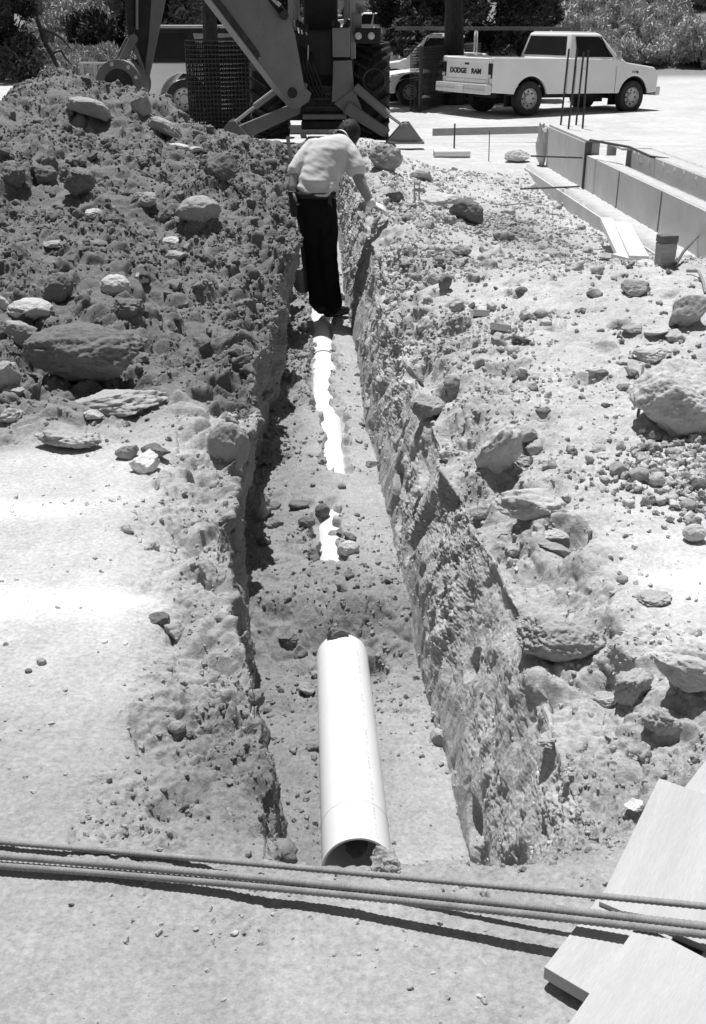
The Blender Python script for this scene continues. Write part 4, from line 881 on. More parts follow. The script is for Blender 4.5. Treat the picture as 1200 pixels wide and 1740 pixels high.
def saloon(name, loc, yaw, label, L=4.0, hw=.80, h=1.38, r=.31, wb=2.4, cat='car', wagon=False, belt=.84, group=None, dark_roof=False):
    t = empty(name, loc, yaw, label, cat, group); r0 = -.75; n0 = L + r0; sill = .28
    prof = [(r0, sill + .05), (r0, belt - .06), (r0 + .08, belt), (wb * .72, belt), (n0 - .25, belt - .10), (n0, belt - .24), (n0, sill + .05)] + arch(wb, r, r * 1.22, sill) + arch(0, r, r * 1.22, sill)
    shell('body', prof, hw, m_paint, t, taper=(.75, .95), bevel=.05)
    xb = r0 + (.08 if wagon else .55); bot = (xb, wb * .80); top = (xb + (.12 if wagon else .45), wb * .80 - .62); yb, yt = hw * .93, hw * .74
    frustum('cabin', bot, top, belt - .02, h, yb, yt, m_black if dark_roof else m_paint, t, bevel=.05); zb, zt = belt - .02, h
    A = [Vector(p) for p in ((bot[0], -yb, zb), (bot[1], -yb, zb), (bot[1], yb, zb), (bot[0], yb, zb), (top[0], -yt, zt), (top[1], -yt, zt), (top[1], yt, zt), (top[0], yt, zt))]
    pane('rear_window', (A[3], A[0], A[4], A[7]), (.08, .08, .15, .15), t); pane('windscreen', (A[1], A[2], A[6], A[5]), (.07, .07, .1, .12), t)
    for q in ((A[0], A[1], A[5], A[4]), (A[2], A[3], A[7], A[6])):
        pane('side_window', q, (.08, .53, .12, .16), t); pane('side_window', q, (.52, .10, .12, .16), t)
    for xx in (0, wb):
        for s in (-1, 1): wheel(t, (xx, s * (hw - .10), r), r, .17, s)
    MB().box((n0 + .03, 0, .45), (.10, hw * 2, .12)).build('front_bumper', m_chrome, t, bevel=.02); MB().box((r0 - .03, 0, .45), (.10, hw * 2, .12)).build('rear_bumper', m_chrome, t, bevel=.02)
    for s in (-1, 1):
        MB().lathe((n0 - .01, s * hw * .72, belt - .26), (1, 0, 0), [(0, .08), (.03, .07), (.035, 0)], 16).build('headlamp', m_lamp, t, smooth=True)
        MB().box((r0 - .005, s * hw * .82, belt - .2), (.03, .16, .12)).build('tail_lamp', m_lamp, t, bevel=.005)
    MB().box((wb / 2, 0, .26), (wb, hw * 1.4, .08)).build('underbody', m_black, t); return t
# small white car in front of the rack pickup: its front left wheel shows
fw = atZ(694, 179, -.26); yaw_ = math.radians(198)
sm_ = saloon('small_car', (0, 0, -.26), yaw_, 'small white car with its nose and front wheel showing left of the bare steel mesh', L=3.9, h=1.18, belt=.80)
loc_w = Vector((2.4 * math.cos(yaw_) - .70 * math.sin(yaw_), 2.4 * math.sin(yaw_) + .70 * math.cos(yaw_), 0)); sm_.location = Vector((fw.x, fw.y, -.26)) - loc_w
# white off-roader at the left, behind the heap
q_ = Vector((ux(313, 24.4), 24.4, 0))
suv = empty('off_road_vehicle', (q_.x, 25.2, -.28), 0, 'white square off-road vehicle with a black top behind the excavator bucket', 'car')
hw = .93; prof = [(-.92, .50), (-.92, 1.12), (2.95, 1.12), (3.0, 1.06), (3.35, 1.0), (3.35, .5)] + arch(2.5, .39, .52, .45) + arch(0, .39, .52, .45)
shell('body', prof, hw, m_paint, suv, taper=(.98, .97), bevel=.03)
frustum('hard_top', (-.90, 1.95), (-.82, 1.45), 1.10, 1.82, .88, .80, m_black, suv, bevel=.05)
MB().box((.3, 0, 1.835), (2.3, 1.5, .03)).build('roof', m_paint, suv, bevel=.012)
A = [Vector(p) for p in ((-.90, -.88, 1.10), (1.95, -.88, 1.10), (1.95, .88, 1.10), (-.90, .88, 1.10), (-.82, -.8, 1.82), (1.45, -.8, 1.82), (1.45, .8, 1.82), (-.82, .8, 1.82))]
for q in ((A[0], A[1], A[5], A[4]), (A[2], A[3], A[7], A[6])):
    pane('side_window', q, (.06, .60, .14, .18), suv); pane('side_window', q, (.46, .14, .14, .18), suv, m=mat('lit_through_glass', .30, rough=.15, spec=.7, var=.3))  # pale pane: daylight behind the window is put into its colour
pane('rear_window', (A[3], A[0], A[4], A[7]), (.1, .1, .15, .15), suv)
for xx in (0, 2.5):
    for s in (-1, 1): wheel(suv, (xx, s * .80, .39), .39, .22, s)
MB().box((-1.0, 0, .55), (.12, 1.84, .16)).build('rear_bumper', m_chrome, suv, bevel=.02); MB().box((1.2, 0, .42), (3.2, .8, .14)).build('chassis', m_black, suv)
for s in (-1, 1): MB().box((-.93, s * .84, .92), (.03, .1, .2)).build('tail_lamp', m_lamp, suv, bevel=.004)
q_ = atY(372, 75, 33); saloon('van', (q_.x + .2, 33, -.3), 0, 'white van whose pale rear corner shows above the dark mesh stack', L=4.6, h=1.75, belt=1.0, wagon=True, cat='van')
# parked vehicles far up the road
for (u_, v_, Y_, yw, nm, cat_, lb, kw) in ((668, 20, 78, 3, 'van', 'van', 'farthest white van high on the road above the yard', dict(L=5.0, h=1.95, belt=1.2, wagon=True)),
    (648, 33, 70, -4, 'station_wagon', 'car', 'white station wagon parked up the road in front of the far van', dict(L=4.8, h=1.65, belt=1.0, wagon=True)),
    (640, 50, 61, 168, 'parked_car', 'car', 'white car parked up the road nearest above the tractor fender lamps', dict(L=4.6, h=1.5, wagon=True)),
    (622, 52, 57, 176, 'parked_car', 'car', 'pale car parked up the road half hidden by the tractor frame', dict(L=4.4, h=1.4))):
    q_ = atY(u_, v_, Y_); zf = float(far_z(np.array([q_.x]), np.array([Y_ * 1.0]))[0]); saloon(nm, (q_.x - (2 if abs(yw) < 90 else -1.2), Y_, zf), math.radians(yw), lb, cat=cat_, **kw)
# ------------------------------------------------------------------ stacked mesh of bare steel
def mesh_mat(name, A, B, hgt, px, pz, label, layers=1, gap=.06, r=.006, group=None, zb=-.28, rr=None, posts=()):
    t = empty(name, (A[0], A[1], zb), 0, label, 'steel mesh', group); A = Vector((A[0], A[1], 0)); B = Vector((B[0], B[1], 0)); L_ = (B - A).length; d_ = (B - A).normalized(); n_ = Vector((-d_.y, d_.x, 0))
    for k_ in range(layers):
        b = MB(); o_ = n_ * gap * k_ + d_ * (k_ * .037 % px)
        for i_ in range(int(L_ / px) + 1): b.tube([o_ + d_ * i_ * px + Vector((0, 0, .0)), o_ + d_ * i_ * px + n_ * .03 + Vector((0, 0, hgt + .03 * math.sin(i_ * 2.1 + k_)))], r, 5)
        for j_ in range(int(hgt / pz) + 1): b.tube([o_ + Vector((0, 0, .05 + j_ * pz)), o_ + d_ * L_ + Vector((0, 0, .05 + j_ * pz + .01 * k_))], r, 5)
        b.build('mesh_sheet', m_steel, t)
    for (o_, h0, h1) in posts:
        MB().tube([d_ * o_ + Vector((0, 0, h0)), d_ * o_ + Vector((0, 0, h1))], .028, 8).build('post', m_steel, t)
    return t
a_, b_ = atZ(712, 190, -.28), atZ(862, 176, -.28)
mesh_mat('steel_mesh_stack', (a_.x, a_.y - .1), (b_.x - .4, b_.y + 3.2), 1.36, .10, .06, 'open stack of dark steel mesh standing between the small car and the pickup tailgate', 3, .12, .008, posts=((0, -.05, 1.42), (.12, 0, 1.36)))
a_, b_ = atZ(318, 206, -.2), atZ(430, 206, -.2)
mesh_mat('steel_mesh_stack', (ux(320, 20.3), 20.3), (ux(428, 20.5), 20.5), 1.50, .066, .075, 'dense black stack of steel mesh behind the heap left of the excavator', 6, .055, .0118, zb=-.22)
# weathered fence at the left edge of the yard
q0, q1 = atZ(130, 116, -.3), atZ(205, 112, -.3); FN = empty('low_fence', (q0.x, 38, -.3), 0, 'low weathered board fence beyond the spoil heap at the left', 'fence')
s_ = 38 * CT / F; xs_ = [(u_ - 600) * s_ * 1.0 for u_ in (132, 155, 175, 195, 212)]
for x_ in xs_: MB().box((x_ - q0.x, 0, .36), (.14, .14, .75)).build('post', m_wood, FN, bevel=.005)
MB().box((sum(xs_) / 5 - q0.x, -.02, .70), (xs_[-1] - xs_[0] + .2, .18, .06)).build('top_rail', m_ply, FN, bevel=.005)
MB().box((sum(xs_) / 5 - q0.x, .07, .35), (xs_[-1] - xs_[0] + .1, .03, .5)).build('boarding', m_wood, FN, bevel=.003)
# ------------------------------------------------------------------ tractor with excavator arm, seen from behind
m_yel = mat('worn_machine_paint', .20, rough=.6, spec=.35, var=.15, scale=4, dirt=.4, dirtval=.19, fine=.12)
m_yel2 = mat('light_machine_paint', .28, rough=.6, spec=.35, var=.15, scale=4, dirt=.4, dirtval=.28)
m_grease_shade = mat('greasy_shaded_metal', .022, rough=.6, spec=.4, var=.4, scale=6, dirt=.3, dirtval=.10)  # greasy parts, and the painted shade of the dipper side
m_rod = mat('bright_rod', .62, rough=.2, spec=.7, metal=.6, var=.05)
Yb = 16.2
T = empty('backhoe_tractor', (atY(545, 235, Yb).x, Yb, 0), 0, 'backhoe tractor seen from behind with its boom raised over the heap and its stabilizers down', 'tractor')
O = T.location.copy()
def bp(u, v, dy=0): return atY(u, v, Yb + dy) - O
def seg_px(name, a, b, w, h, dya, dyb, m, parent=T, up=(0, 1, 0), w2=None, h2=None, bevel=.01):
    """beam between two photo points at depths dya and dyb; w is its width in the picture plane"""
    return MB().beam(bp(*a, dya), bp(*b, dyb), w, h, up=up, w2=w2, h2=h2).build(name, m, parent, bevel=bevel)
# rear wheels with chevron lugs
def tractor_wheel(uc, v_top, v_bot, dy, wd, nm='rear_wheel'):
    top, bot = bp(uc, v_top, dy), bp(uc, v_bot, dy); r = (top.z - bot.z) / 2; c = (top + bot) / 2; c.y = dy + r * .2
    b = MB(); h = wd / 2; prof = [(-h, r * .55), (-h * 1.02, r * .8), (-h * .8, r * .93), (0, r * .955), (h * .8, r * .93), (h * 1.02, r * .8), (h, r * .55)]
    b.lathe(c, (1, 0, 0), prof, 56)
    wh = b.build(nm, m_tyre, T, smooth=True, ang=60)
    lg = MB(); N_ = 22
    for i in range(N_ * 2):
        s = 1 if i % 2 else -1; a = i * PI / N_
        for j in range(3):
            x0, x1 = s * h * j / 3, s * h * (j + 1) / 3; a0, a1 = a + .28 * j / 3, a + .28 * (j + 1) / 3
            P_ = lambda x_, a_: c + Vector((x_, r * .965 * math.sin(a_), r * .965 * math.cos(a_)))
            lg.beam(P_(x0, a0), P_(x1, a1), .045, .075, up=P_(x0, a0) - c)
    lg.build('tread_lugs', m_tyre, wh, bevel=.006)
    MB().lathe(c, (1, 0, 0), [(-h * .9, r * .56), (-h * .2, r * .5), (-h * .1, .12), (-h * .3, 0)], 32).build('rim', m_yel2, wh, smooth=True)
    return c, r
cR, rR_ = tractor_wheel(631, 72, 238, .75, .52); cL, rL_ = tractor_wheel(459, 82, 236, .75, .52)
# fender lamp box
lb_ = bp(626, 61, .1); fb = MB().box(lb_ + Vector((0, .25, 0)), (.36, .5, .20)).build('fender', m_black, T, bevel=.02)
for u_ in (609, 631):
    q = bp(u_, 61, .08); MB().lathe(q, (0, -1, 0), [(-.05, .05), (.0, .05), (.01, .043), (.016, 0)], 20).build('work_lamp', mat('lamp_glass', .55, rough=.2, spec=.7, var=.05), fb, smooth=True)
MB().box(bp(470, 74, .35), (.4, .6, .06)).build('fender', m_black, T, bevel=.02)
# frame, back plate, tower
MB().box(bp(545, 130, .75), (1.0, 1.0, 1.0)).build('rear_frame', m_grease_shade, T, bevel=.03)
MB().box(bp(545, 188, .30), (1.05, .34, .25)).build('cross_beam', m_grease_shade, T, bevel=.02)
cb = bp(552, 198, .08); MB().box(cb, (.64, .10, .07)).build('lower_rail', m_yel2, T, bevel=.01)
MB().box(bp(548, 212, .2), (.62, .2, .12)).build('tow_bar', m_grease_shade, T, bevel=.02)
MB().box((bp(580, 82, .1) + bp(580, 62, .1)) / 2 + Vector((0, 0, 0)), (.25, .3, .38)).build('console_box', m_yel, T, bevel=.012)
tw = seg_px('swing_tower', (582, 102), (584, 172), .26, .34, .1, .1, m_yel, w2=.34)
seg_px('tower_foot', (586, 165), (604, 192), .34, .3, .05, .0, m_yel, w2=.2)
seg_px('left_bracket', (512, 140), (500, 190), .20, .3, .0, -.05, m_yel, w2=.16)
for (a, b_) in (((516, 182), (585, 182)), ((520, 168), (575, 168)), ((525, 150), (560, 160))): seg_px('hose_bundle', a, b_, .035, .035, -.05, -.02, m_grease_shade)
for i_ in range(5):
    P_ = [bp(506 + i_ * 6, 70 + i_ * 4, .1), bp(512 + i_ * 5, 110, -.12 - .02 * i_), bp(520 + i_ * 7, 150, -.08), bp(540 + i_ * 5, 176, .0)]; MB().tube(P_, .016, 7).build('hose', m_black, T, smooth=True)
seg_px('grab_tube', (524, 76), (523, 112), .018, .018, -.1, -.1, m_rod)
MB().tube([bp(636, 137, -.02) + Vector((0.16 * math.cos(a_), 0, .16 * math.sin(a_))) for a_ in np.linspace(0, 2 * PI, 24)], .014, 6, cap=False).build('coiled_hose', m_grease_shade, T, smooth=True)
# operator seat, levers and roll bar posts
st_ = MB().box(bp(545, 30, .5), (.50, .12, .62)).build('seat_back', m_black, T, bevel=.06, seg=3); MB().box(bp(545, 62, .35), (.60, .5, .14)).build('seat', m_black, T, bevel=.05, seg=3)
MB().box(bp(546, 8, .55), (.30, .12, .10)).build('seat_label_panel', m_yel2, T, bevel=.01)
MB().box(bp(545, 90, .3), (.80, .5, .60)).build('control_tower', m_black, T, bevel=.03)
for i_, u_ in enumerate((506, 512, 520, 567, 575, 586, 592)):
    MB().tube([bp(u_ + (545 - u_) * .1, 66, .1), bp(u_, 42 + (i_ % 3) * 4, .0)], .011, 7).build('lever', m_rod, T); q = bp(u_, 40 + (i_ % 3) * 4, .0)
    MB().lathe(q, (0, 0, 1), [(-.05, .012), (-.03, .032), (.02, .036), (.05, .02), (.055, 0)], 12).build('lever_knob', m_black, T, smooth=True)
seg_px('roll_bar_post', (600, 100), (596, -260), .085, .085, .25, .35, m_yel2, bevel=.015); seg_px('roll_bar_post', (494, 70), (498, -260), .085, .085, .25, .35, m_yel2, bevel=.015)
MB().box(bp(547, -262, .9), (1.25, 1.5, .08)).build('canopy_roof', m_yel2, T, bevel=.03)
for u_ in (505, 588): seg_px('roll_bar_post', (u_, 60), (u_, -250), .07, .07, 1.5, 1.5, m_yel2)
MB().box(bp(607, 40, .22), (.13, .04, .26)).build('mirror_plate', m_yel, T, bevel=.01)
# body of the tractor ahead (hood) so that it is whole from other sides
MB().box((0, 2.6, 1.05), (.80, 2.4, .75)).build('engine_hood', m_yel2, T, bevel=.06, seg=3); MB().box((0, 1.8, .62), (.6, 3.6, .35)).build('chassis', m_grease_shade, T, bevel=.02)
for s in (-1, 1):
    c = Vector((s * .75, 3.1, .42)); q = MB(); q.lathe(c, (s, 0, 0), [(-.13, .2), (-.13, .38), (0, .42), (.13, .38), (.13, .2), (.05, .0)], 32); q.build('front_wheel', m_tyre, T, smooth=True)
    seg = MB().beam((s * .45, 3.0, .9), (s * .5, 4.4, .35), .10, .18).build('loader_arm', m_yel2, T, bevel=.01)
MB().prism([(0, 0), (.55, 0), (.5, .12), (.1, .15), (.1, .5), (0, .5)], (0, 4.3, .1), (0, 1, 0), (0, 0, 1), (1, 0, 0), -1.0, 1.0).build('front_bucket', m_yel2, T, bevel=.01)
# stabilizers
seg_px('stabilizer_arm', (504, 184), (404, 228), .17, .2, -.1, -.35, m_yel, w2=.20); seg_px('stabilizer_cylinder', (476, 149), (432, 182), .095, .095, -.15, -.22, m_yel2, up=(0, 1, 0), bevel=.03)
MB().tube([bp(436, 179, -.22), bp(394, 212, -.32)], .024, 12).build('stabilizer_rod', m_rod, T, smooth=True)
seg_px('stabilizer_arm', (592, 184), (656, 226), .17, .2, -.1, -.35, m_yel, w2=.13); MB().tube([bp(604, 148, -.15), bp(660, 196, -.25)], .062, 18).build('stabilizer_cylinder', m_yel, T, smooth=True)
MB().tube([bp(655, 192, -.25), bp(694, 220, -.32)], .022, 12).build('stabilizer_rod', m_rod, T, smooth=True)
pc = bp(688, 242, -.40); pdm = MB()
pdm.prism([(-.25, 0), (.25, 0), (.25, .03), (.06, .27), (-.03, .27), (-.25, .03)], pc + Vector((0, -.16, 0)), (1, 0, 0), (0, 0, 1), (0, 1, 0), 0, .025)
pdm.prism([(-.25, 0), (.25, 0), (.25, .03), (.06, .27), (-.03, .27), (-.25, .03)], pc + Vector((0, .16, 0)), (1, 0, 0), (0, 0, 1), (0, 1, 0), 0, .025)
pdm.box(pc + Vector((0, .01, .012)), (.54, .42, .03)); pdm.tube([pc + Vector((.01, -.18, .22)), pc + Vector((.01, .2, .22))], .04, 12); pdm.build('stabilizer_pad', m_yel, T, bevel=.004)
pc = bp(398, 238, -.42); pdm = MB()
for dy_ in (-.16, .16): pdm.prism([(-.25, 0), (.25, 0), (.25, .03), (.04, .27), (-.04, .27), (-.25, .03)], pc + Vector((0, dy_, 0)), (1, 0, 0), (0, 0, 1), (0, 1, 0), 0, .025)
pdm.box(pc + Vector((0, .01, .012)), (.54, .42, .03)); pdm.build('stabilizer_pad', m_yel, T, bevel=.004)
# boom: side plates outline as in the photograph, box section, then the dipper and the bucket
def plate(name, px, dy0, dy1, th, m, parent=T, bevel=.012, dyf=None):
    """solid outlined by photo points lying in an upright plane that runs from depth dy0 (left) to dy1 (right)"""
    us = [p_[0] for p_ in px]; u0, u1 = min(us), max(us)
    P_ = [bp(u_, v_, dy0 + (dy1 - dy0) * (u_ - u0) / max(u1 - u0, 1)) for u_, v_ in px]
    c = sum(P_, Vector()) / len(P_); a = (P_[1] - P_[0]).normalized(); n_ = Vector((0, 0, 0))
    for i_ in range(len(P_)): n_ += (P_[i_] - c).cross(P_[(i_ + 1) % len(P_)] - c)
    n_.normalize(); n_ = n_ if n_.y > 0 else -n_
    b = MB(); A_ = [b.bm.verts.new(p_) for p_ in P_]; B_ = [b.bm.verts.new(p_ + n_ * th) for p_ in P_]; k_ = len(P_)
    b.bm.faces.new(A_); b.bm.faces.new(B_[::-1])
    for i_ in range(k_): b.bm.faces.new((A_[i_], B_[i_], B_[(i_ + 1) % k_], A_[(i_ + 1) % k_]))
    return b.build(name, m, parent, bevel=bevel)
boom_px = [(340, -55), (352, -95), (400, -100), (432, -45), (493, 32), (502, 58), (518, 148), (530, 158), (526, 172), (506, 186), (484, 164), (470, 146), (357, -2)]
bmo = plate('boom', boom_px, -1.25, -.55, .30, m_yel)
plate('boom_flange', [(350, -14), (360, -20), (488, 150), (500, 172), (492, 172), (474, 150)], -1.30, -.60, .02, m_grease_shade, bmo)
plate('boom_rib', [(484, 50), (490, 49), (510, 160), (504, 162)], -1.27, -.60, .012, m_grease_shade, bmo, bevel=.003) if False else None
seg_px('boom_cylinder', (448, -20), (486, 28), .10, .1, -.85, -.7, m_black, bevel=.02)
MB().tube([bp(440, -22, -.85), bp(476, 10, -.8)], .028, 10).build('cylinder_rod', m_rod, bmo, smooth=True)
MB().tube([bp(483, 26, -.92), bp(483, 26, -.45)], .06, 16).build('pin', m_grease_shade, bmo, smooth=True); MB().tube([bp(497, 158, -.7), bp(497, 158, -.15)], .07, 16).build('pin', m_grease_shade, bmo, smooth=True)
MB().tube([bp(345, -75, -1.4), bp(345, -75, -.8)], .08, 16).build('pin', m_grease_shade, bmo, smooth=True)
# dipper: hangs down to the bucket, slightly nearer to the camera
D0 = -1.75
dip = plate('dipper_face', [(262, -110), (330, -110), (350, -70), (291, -60), (281, 5), (250, 152), (244, 132), (252, 70), (257, 0)], D0, D0 + .10, .03, m_yel)
plate('dipper_side', [(216, -90), (262, -110), (258, 0), (252, 70), (245, 120), (236, 140), (232, 90), (228, 40)], D0 + .02, D0 + .05, .22, m_grease_shade)  # near-black colour paints the shade on this side of the dipper
plate('dipper_cylinder', [(207, -100), (226, -100), (228, 60), (216, 62)], D0 - .05, D0 - .03, .10, m_grease_shade, bevel=.03)
MB().tube([bp(233, -60, D0 - .06), bp(233, 50, D0 - .06)], .016, 10).build('hydraulic_pipe', m_yel2, T, smooth=True)
MB().tube([bp(227, 66, D0 - .22), bp(227, 66, D0 + .22)], .055, 16).build('link_pin', m_yel, T, smooth=True)
plate('link_arm', [(222, 60), (232, 62), (226, 84), (214, 106), (200, 106), (206, 92)], D0 - .18, D0 - .14, .04, m_yel); plate('link_arm', [(215, 62), (220, 66), (204, 96), (196, 100)], D0 + .1, D0 + .14, .04, m_yel)
plate('link_arm', [(226, 74), (233, 82), (243, 108), (249, 132), (241, 124), (232, 98)], D0 - .12, D0 - .1, .04, m_yel)
# bucket: curved shell, open towards the heap
BK = empty('bucket', (0, 0, 0)); BK.parent = T
cx_ = bp(211, 141, D0 - .25); bw_ = .30; nseg = 14; ang = np.linspace(math.radians(200), math.radians(-35), nseg); R1 = .27
b = MB(); rows_ = []
for sx in (-1, 1):
    rows_.append([b.bm.verts.new(cx_ + Vector((R1 * 1.02 * math.cos(a), sx * bw_ - .12 * math.cos(a) * 0, R1 * math.sin(a)))) for a in ang])
for i_ in range(nseg - 1): b.bm.faces.new((rows_[0][i_], rows_[0][i_ + 1], rows_[1][i_ + 1], rows_[1][i_]))
o = b.build('back_shell', m_yel, BK, smooth=True, ang=60); sl = o.modifiers.new('solid', 'SOLIDIFY'); sl.thickness = .03
for sx in (-1, 1):
    b = MB(); pts = [(R1 * 1.0 * math.cos(a), R1 * .98 * math.sin(a)) for a in ang] + [(.12, -.30), (-.12, -.26)]
    b.prism(pts, cx_ + Vector((0, sx * bw_, 0)), (1, 0, 0), (0, 0, 1), (0, 1, 0), -.014, .014); b.build('side_plate', m_grease_shade if sx < 0 else m_yel, BK, bevel=.003)
for sx in (-1, 1):
    b = MB(); pts = [((R1 + .015) * math.cos(a), (R1 + .015) * math.sin(a)) for a in ang] + [((R1 - .09) * math.cos(a), (R1 - .09) * math.sin(a)) for a in ang[::-1]]
    b.prism(pts, cx_ + Vector((0, sx * (bw_ + .018), 0)), (1, 0, 0), (0, 0, 1), (0, 1, 0), -.012, .012); b.build('wear_rim', m_yel, BK, bevel=.003)
for a_ in (105, 55, 20): q = cx_ + Vector((R1 * .88 * math.cos(math.radians(a_)), -bw_ - .03, R1 * .88 * math.sin(math.radians(a_)))); MB().lathe(q, (0, -1, 0), [(0, .026), (.02, .024), (.024, 0)], 12).build('rim_bolt', m_rod, BK, smooth=True)
for i_ in range(4): MB().beam(cx_ + Vector((-.26 - .05, -.24 + i_ * .16, -.10)), cx_ + Vector((-.30, -.24 + i_ * .16, -.30)), .05, .03).build('tooth', m_grease_shade, BK, bevel=.005)
# ------------------------------------------------------------------ the man in the trench
m_skin = mat('skin', .30, rough=.55, spec=.3, var=.06, scale=12)
m_shirt = mat('light_shirt', .62, rough=.9, spec=.1, var=.05, scale=8, bump=.003, bscale=18)
m_trs = mat('dark_trousers', .012, rough=.9, spec=.08, var=.3, scale=10, bump=.003, bscale=20)
m_hair = mat('dark_hair', .02, rough=.7, spec=.3, var=.5, scale=50)
m_cap = mat('dark_cap', .015, rough=.85, spec=.1, var=.2)
m_leather = mat('black_leather', .012, rough=.5, spec=.4, var=.2)
m_glove = mat('pale_glove', .80, rough=.9, spec=.1, var=.12, scale=25, bump=.003)
Ym = 8.2
def mp(u, v, dy=0): return atY(u, v, Ym + dy)
man_base = mp(552, 530, .0); MANO = Vector((man_base.x, Ym, man_base.z))
def eloft(b, rings, n=24):
    """closed loft through ellipses (centre, half-width vector, half-depth vector)"""
    prev = None; first = None
    for C_, A_, B_ in rings:
        r = [b.bm.verts.new(C_ + A_ * math.cos(2 * PI * k / n) + B_ * math.sin(2 * PI * k / n)) for k in range(n)]
        if prev:
            for k in range(n): b.bm.faces.new((prev[k], prev[(k + 1) % n], r[(k + 1) % n], r[k]))
        else: first = r
        prev = r
    b.bm.faces.new(first[::-1]); b.bm.faces.new(prev)
def limb(b, pts, rs, n=16, flat=1.0):
    """tapered limb with rounded ends; extra rings near the joints keep the bend smooth"""
    P_, R2 = [], []
    for i in range(len(pts) - 1):
        for t in (0, .25, .5, .75): P_.append(pts[i].lerp(pts[i + 1], t)); R2.append(rs[i] + (rs[i + 1] - rs[i]) * t)
    P_.append(pts[-1]); R2.append(rs[-1])
    for _ in range(1):
        Q_ = P_[:]
        for i in range(1, len(P_) - 1): P_[i] = (Q_[i - 1] + Q_[i] * 2 + Q_[i + 1]) / 4
    d0 = (P_[1] - P_[0]).normalized(); d1 = (P_[-1] - P_[-2]).normalized()
    P_ = [P_[0] - d0 * R2[0] * .7] + P_ + [P_[-1] + d1 * R2[-1] * .7]; R2 = [R2[0] * .55] + R2 + [R2[-1] * .55]
    b.tube(P_, R2, n)
def ball(b, c, rad, R=None):
    M = Matrix.Translation(c) @ (R.to_4x4() if R is not None else Matrix.Identity(4)) @ Matrix.Diagonal((*rad, 1)); bmesh.ops.create_uvsphere(b.bm, u_segments=20, v_segments=14, radius=1, matrix=M)
def fuse(b, name, m, parent, voxel, smooth=4, disp=None, seed=1):
    """melt overlapping closed shapes into one continuous skin"""
    bmesh.ops.recalc_face_normals(b.bm, faces=b.bm.faces[:]); me = bpy.data.meshes.new('tmp'); b.bm.to_mesh(me); b.bm.free(); o = bpy.data.objects.new('tmp_body', me); COL.objects.link(o)
    r = o.modifiers.new('r', 'REMESH'); r.mode = 'VOXEL'; r.voxel_size = voxel; s = o.modifiers.new('s', 'SMOOTH'); s.factor = .5; s.iterations = smooth
    dg = bpy.context.evaluated_depsgraph_get(); m2 = bpy.data.meshes.new_from_object(o.evaluated_get(dg)); bpy.data.objects.remove(o)
    m2.materials.clear(); m2.materials.append(m); V = np.zeros(len(m2.vertices) * 3, np.float32); m2.vertices.foreach_get('co', V); V = V.reshape(-1, 3).astype(float)
    if disp:
        N2 = np.zeros(len(m2.vertices) * 3, np.float32); m2.vertices.foreach_get('normal', N2); N2 = N2.reshape(-1, 3)
        V += N2 * disp(V)[:, None]
    V -= np.array(MANO[:]); m2.vertices.foreach_set('co', V.astype(np.float32).ravel()); m2.polygons.foreach_set('use_smooth', np.ones(len(m2.polygons), bool)); m2.update()
    m2.name = name; return link(bpy.data.objects.new(name, m2), parent)
sh_l, sh_r = mp(531, 249, .16), mp(594, 257, .14)
el_l, wr_l = mp(500, 291, .04), mp(498, 320, -.03)
el_r, wr_r = mp(613, 312, .02), mp(632, 347, .0)
hip_l, hip_r = mp(528, 352, .0), mp(553, 352, .02)
kn_l, kn_r = mp(541, 440, .05), mp(556, 440, .0)
an_l, an_r = mp(547, 512, -.0), mp(563, 518, .02)
neck, head = mp(580, 238, .22), mp(591, 230, .30)
axr = (sh_r - sh_l).normalized()
# bare body, one continuous skin
b = MB()
spine = [(537, 345, 0, .150, .11), (538, 322, .0, .140, .10), (544, 292, .06, .150, .11), (555, 265, .12, .170, .115), (566, 248, .17, .165, .10), (576, 240, .21, .08, .075)]
rg_ = []
for i, (u, v, dy, a_, d_) in enumerate(spine):
    t = i / 5; A_ = Vector((1, 0, 0)).lerp(axr, t).normalized(); sp = (mp(*spine[min(i + 1, 5)][:3]) - mp(*spine[max(i - 1, 0)][:3])).normalized(); B_ = sp.cross(A_).normalized(); rg_.append((mp(u, v, dy), A_ * a_, B_ * d_))
eloft(b, rg_)
limb(b, [neck - Vector((0, .03, .04)), head], [.058, .055])
HR = Matrix.Rotation(math.radians(-25), 3, 'X') @ Matrix.Rotation(math.radians(22), 3, 'Y')
ball(b, head, (.076, .096, .112), HR); look = (HR @ Vector((0, 1, 0))).normalized(); hup = (HR @ Vector((0, 0, 1))).normalized(); hrt = look.cross(hup)
ball(b, head + look * .098 - hup * .018, (.014, .022, .022), HR); ball(b, head + look * .07 - hup * .075, (.035, .035, .03), HR)
ball(b, head + look * .088 - hup * .052, (.024, .012, .008), HR)
for s in (-1, 1): ball(b, head + hrt * s * .078 - hup * .01, (.012, .022, .032), HR); ball(b, head + look * .082 + hrt * s * .032 + hup * .006, (.014, .010, .010), HR)
limb(b, [sh_l, el_l, wr_l], [.055, .043, .029]); limb(b, [sh_r, el_r, wr_r], [.056, .044, .029])
limb(b, [hip_l, kn_l, an_l], [.088, .058, .040]); limb(b, [hip_r, kn_r, an_r], [.088, .058, .040])
